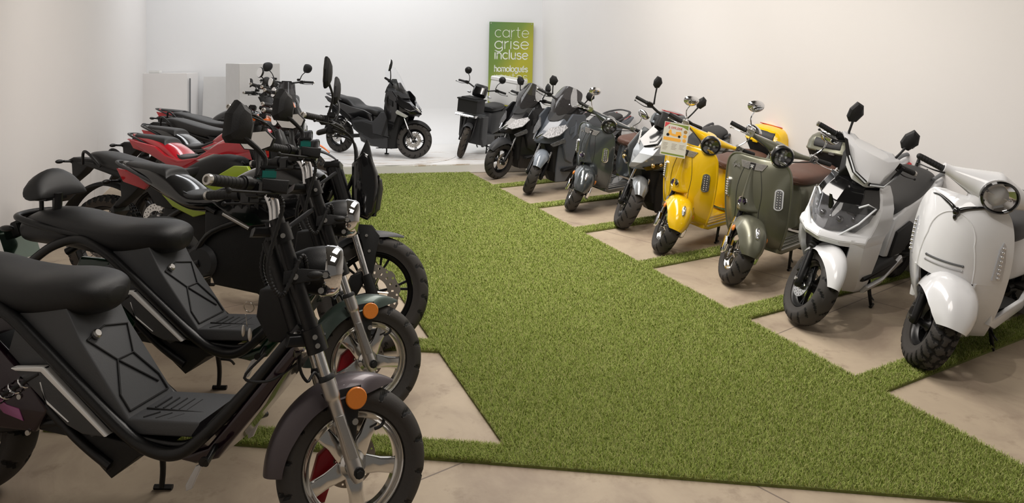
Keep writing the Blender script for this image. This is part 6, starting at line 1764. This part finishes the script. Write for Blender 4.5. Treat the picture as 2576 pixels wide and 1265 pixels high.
def cargo(o, Rw=.24, wb=1.28, steer=20):
    S = steer_mx(.06, 24, steer)
    for nm, x, X in (('front_wheel', 0, S), ('rear_wheel', -wb, None)):
        wheel(o, (x, 0, Rw), Rw, .16, .085, FRM, 'twin', 6, .008, .012, .018, .034, .10, X, DRUB, 'road', name=nm, disc_r=.08, disc_y=-.055, seg=96)
    for s in (-1, 1):
        lg = G().tube([(0, s*.075, Rw), (-.03, s*.078, Rw+.10), (-.13, s*.075, Rw+.36)], [.018, .017, .017], 12, xf=S).build('fork_leg', FRM, o)
    fender(o, (0, 0, Rw), .275, .06, -70, 26, GREY, .8, S, e=2.2)
    # lower body
    G().puff([(-.18, .58), (-.22, .30), (-.30, .17), (-.66, .15), (-.74, .22), (-.70, .30), (-.36, .33), (-.30, .62)], .17, .03).build('leg_shield', GREY, o)
    for s in (-1, 1):
        G().puff([(-.16, .60), (-.20, .28), (-.30, .15), (-.40, .17), (-.34, .60)], .02, .01, y=s*.17).build('knee_panel', MGREY if 0 else GREY, o)
    G().sec([(-.66, .40, .10, .22, .14, 3.2, 0), (-.74, .42, .15, .23, .15, 3.2, 0), (-1.0, .46, .155, .20, .14, 3.2, 0), (-1.25, .52, .14, .15, .10, 3, 0), (-1.4, .55, .08, .08, .06, 2.6, 0)], 24, 4).build('rear_body', GREY, o, ang=60)
    G().sec([(-.62, .68, .05, .02, .04, 2.6, 0), (-.66, .68, .13, .035, .05, 2.8, 0), (-.90, .69, .145, .04, .05, 2.9, 0), (-1.04, .70, .12, .04, .04, 2.8, 0), (-1.08, .70, .05, .02, .02, 2.6, 0)], 22, 4).build('seat', VINYL, o, ang=70)
    # front crate with ribbed lid and the chrome lamp bar under it
    cr = G().puff([(-.22, .66), (-.22, .84), (.05, .84), (.03, .65), (-.20, .65)], .155, .008).build('front_crate', MBLK, o)
    ld = G().rings([[(x, y, z) for x, y in ((-.235, -.17), (.065, -.17), (.065, .17), (-.235, .17))] for z in (.835, .855)]).rings([[(x, y, z) for x, y in ((-.235, -.12), (.03, -.12), (.03, .12), (-.235, .12))] for z in (.852, .875)]).build('crate_lid', MBLK, cr, bevel=.006)
    lb = G().puff([(-.02, .60), (-.02, .635), (.06, .635), (.075, .618), (.06, .60)], .165, .008).build('lamp_bar', CHR, o)
    g = G()
    for i in range(9): g.ball((.068, -.13+.0325*i, .618), .012, 10, 6, (.6, 1, 1))
    g.build('led', LED, lb)
    # neck and square instrument pod
    G().tube([(-.15, 0, .58), (-.26, 0, .86)], .035, 12, smooth=False, xf=S).build('steering_column', mat('white_gloss_paint', (.76, .77, .79), .2, coat=.8), o)
    G().puff([(-.26, .90), (-.285, 1.02), (-.23, 1.06), (-.16, 1.03), (-.13, .94), (-.17, .88)], .105, .035, xf=S).build('headlamp_pod', GBLK, o)
    for s in (-1, 1):
        G().ball((-.20, s*.155, .92), .025, 12, 8, (.8, 1.3, .8), xf=S).build('indicator', LED, o)
    hb = G().tube([(-.33, -.36, 1.02), (-.27, -.22, 1.03), (-.24, 0, .97), (-.27, .22, 1.03), (-.33, .36, 1.02)], .011, 10, k=6, xf=S).build('handlebar', FRM, o)
    for s in (-1, 1):
        grip(hb, (-.285, s*.25, 1.03), (-.33, s*.36, 1.02), .016, MBLK, None, S)
        G().box((-.275, s*.225, 1.03), (.045, .05, .045), xf=S).build('switch_housing', BLK, hb, bevel=.006)
        lever(hb, (-.245, s*.235, 1.02), (-.29, s*.39, 1.0), BLK, S)
        mirror(hb, (-.27, s*.20, 1.05), (-.30, s*.26, 1.20), (1, -.15*s, 0), .105, .105, 'oval', BLK, S, depth=.03, mid=(-.27, s*.215, 1.12), sr=.005)
    # rack and big white delivery box
    g = G()
    for s in (-1, 1): g.tube([(-.95, s*.10, .60), (-1.10, s*.13, .69), (-1.62, s*.13, .69)], .010, 8)
    for x in (-1.1, -1.35, -1.6): g.tube([(x, -.13, .69), (x, .13, .69)], .009, 8, smooth=False)
    g.build('rear_rack', FRM, o)
    bxm = mat('white_box_plastic', (.72, .72, .71), .35, coat=.3)
    bx = G().rings([[(x*k-1.36, y*k, z) for x, y in ((-.20, -.23), (.20, -.23), (.20, .23), (-.20, .23))] for z, k in ((.705, .96), (.72, 1), (1.05, 1), (1.06, .985))]).build('delivery_box', bxm, o, bevel=.022, seg=4)
    G().rings([[(x*k-1.36, y*k, z) for x, y in ((-.20, -.23), (.20, -.23), (.20, .23), (-.20, .23))] for z, k in ((1.06, 1.0), (1.065, 1.02), (1.11, 1.02), (1.125, .96))]).build('box_lid', bxm, bx, bevel=.012, seg=3)
    g = G()
    for s in (-1, 1): g.tube([(-.72, s*.09, .27), (-wb, s*.095, Rw)], .024, 10, smooth=False)
    g.build('swing_arm', FRM, o)
    for s in (-1, 1): shock(o, (-wb+.02, s*.12, Rw+.03), (-1.12, s*.115, .55), .026, STEEL)
    g = G()
    for s in (-1, 1): g.tube([(-.70, s*.08, .22), (-.78, s*.14, .08), (-.86, s*.16, .02)], .011, 8)
    g.tube([(-.78, -.14, .08), (-.78, .14, .08)], .010, 8, smooth=False)
    g.build('centre_stand', FRM, o)
    side_stand(o, -.55, .18, .13, (.0, .14))
p2 = root('cargo_scooter', 'grey cargo scooter on the stage with black front crate and large white rear box', 'scooter', (-.73, 10.6, .12), -113, 9)
cargo(p2); settle(p2, .12)
# ---------------------------------------------------------------- wall sign on the back wall
def sign():
    d = (BR-BL).normalized(); n = V((d.y, -d.x))
    # hung a little clear of the wall; centre found on the wall line
    m = mat('green_sign_face', (.1, .2, .05), .4, coat=.2)
    nt = m.node_tree; b = nt.nodes['Principled BSDF']; L = nt.links.new
    tc = nt.nodes.new('ShaderNodeTexCoord'); mp = nt.nodes.new('ShaderNodeMapping'); mp.inputs['Rotation'].default_value = (0, R(38), 0)
    sx = nt.nodes.new('ShaderNodeSeparateXYZ'); cr = nt.nodes.new('ShaderNodeValToRGB')
    L(tc.outputs['Generated'], mp.inputs[0]); L(mp.outputs[0], sx.inputs[0]); L(sx.outputs['Z'], cr.inputs[0])
    e = cr.color_ramp.elements
    e[0].position = -.0; e[0].color = (.42, .40, .035, 1); e[1].position = .75; e[1].color = (.085, .19, .06, 1); x = e.new(.30); x.color = (.17, .26, .045, 1)
    L(cr.outputs[0], b.inputs['Base Color'])
    W = .775; H = 1.55
    pos = lambda px: BL+d*((-(BL.x-BL.y*(px-1288)/1860))/(d.x-d.y*(px-1288)/1860))
    c = pos(1286)+n*.06
    zt = 1.58+(140-56)*c.y/1860
    F = MX((V((d.x, d.y, 0)), V((0, 0, 1)), V((n.x, n.y, 0)))).transposed().to_4x4(); F.translation = V((c.x, c.y, zt)); F = F @ MX.Rotation(R(-1.2), 4, 'Z')
    bd = G().rings([[F @ V((x, y, z)) for x, y in ((-W/2, -H), (W/2, -H), (W/2, 0), (-W/2, 0))] for z in (-.012, 0)]).build('wall_sign', m, bevel=.002)
    tag(bd, 'green and yellow lettered sign board reading carte grise incluse', 'sign')
    def line(txt, x0, zbase, h, width, wt, mm, nm):
        g = G(); word(g, txt, x0, zbase, h, wt, F @ MX.Translation((0, 0, .0005)), width)
        g.build(nm, mm, bd, ang=30)
    wm = mat('white_sign_print', (.72, .75, .66), .5)
    x0 = -.285
    line('carte', x0, -.262, .125, .59, .010, wm, 'lettering')
    line('grise', x0, -.462, .128, .59, .016, wm, 'lettering')
    line('incluse', x0, -.640, .105, .58, .019, wm, 'lettering')
    line('homologués', x0, -.860, .070, .58, .0165, wm, 'lettering')
    line('routes', x0, -1.02, .10, .58, .009, wm, 'lettering')
    line('et', x0+.30, -1.17, .085, .13, .009, mat('yellow_sign_print', (.6, .62, .1), .5), 'lettering')
    line('e', x0+.48, -1.17, .085, .08, .009, mat('yellow_sign_print', (.6, .62, .1), .5), 'lettering')
    g = G()
    for x in (-.36, .355): g.lathe([(0, 0), (.010, 0), (.010, .004), (0, .004)], F @ V((x, -.025, 0)), F.to_3x3() @ V((0, 0, 1)), seg=12)
    g.build('sign_screws', STEEL, bd)
sign()
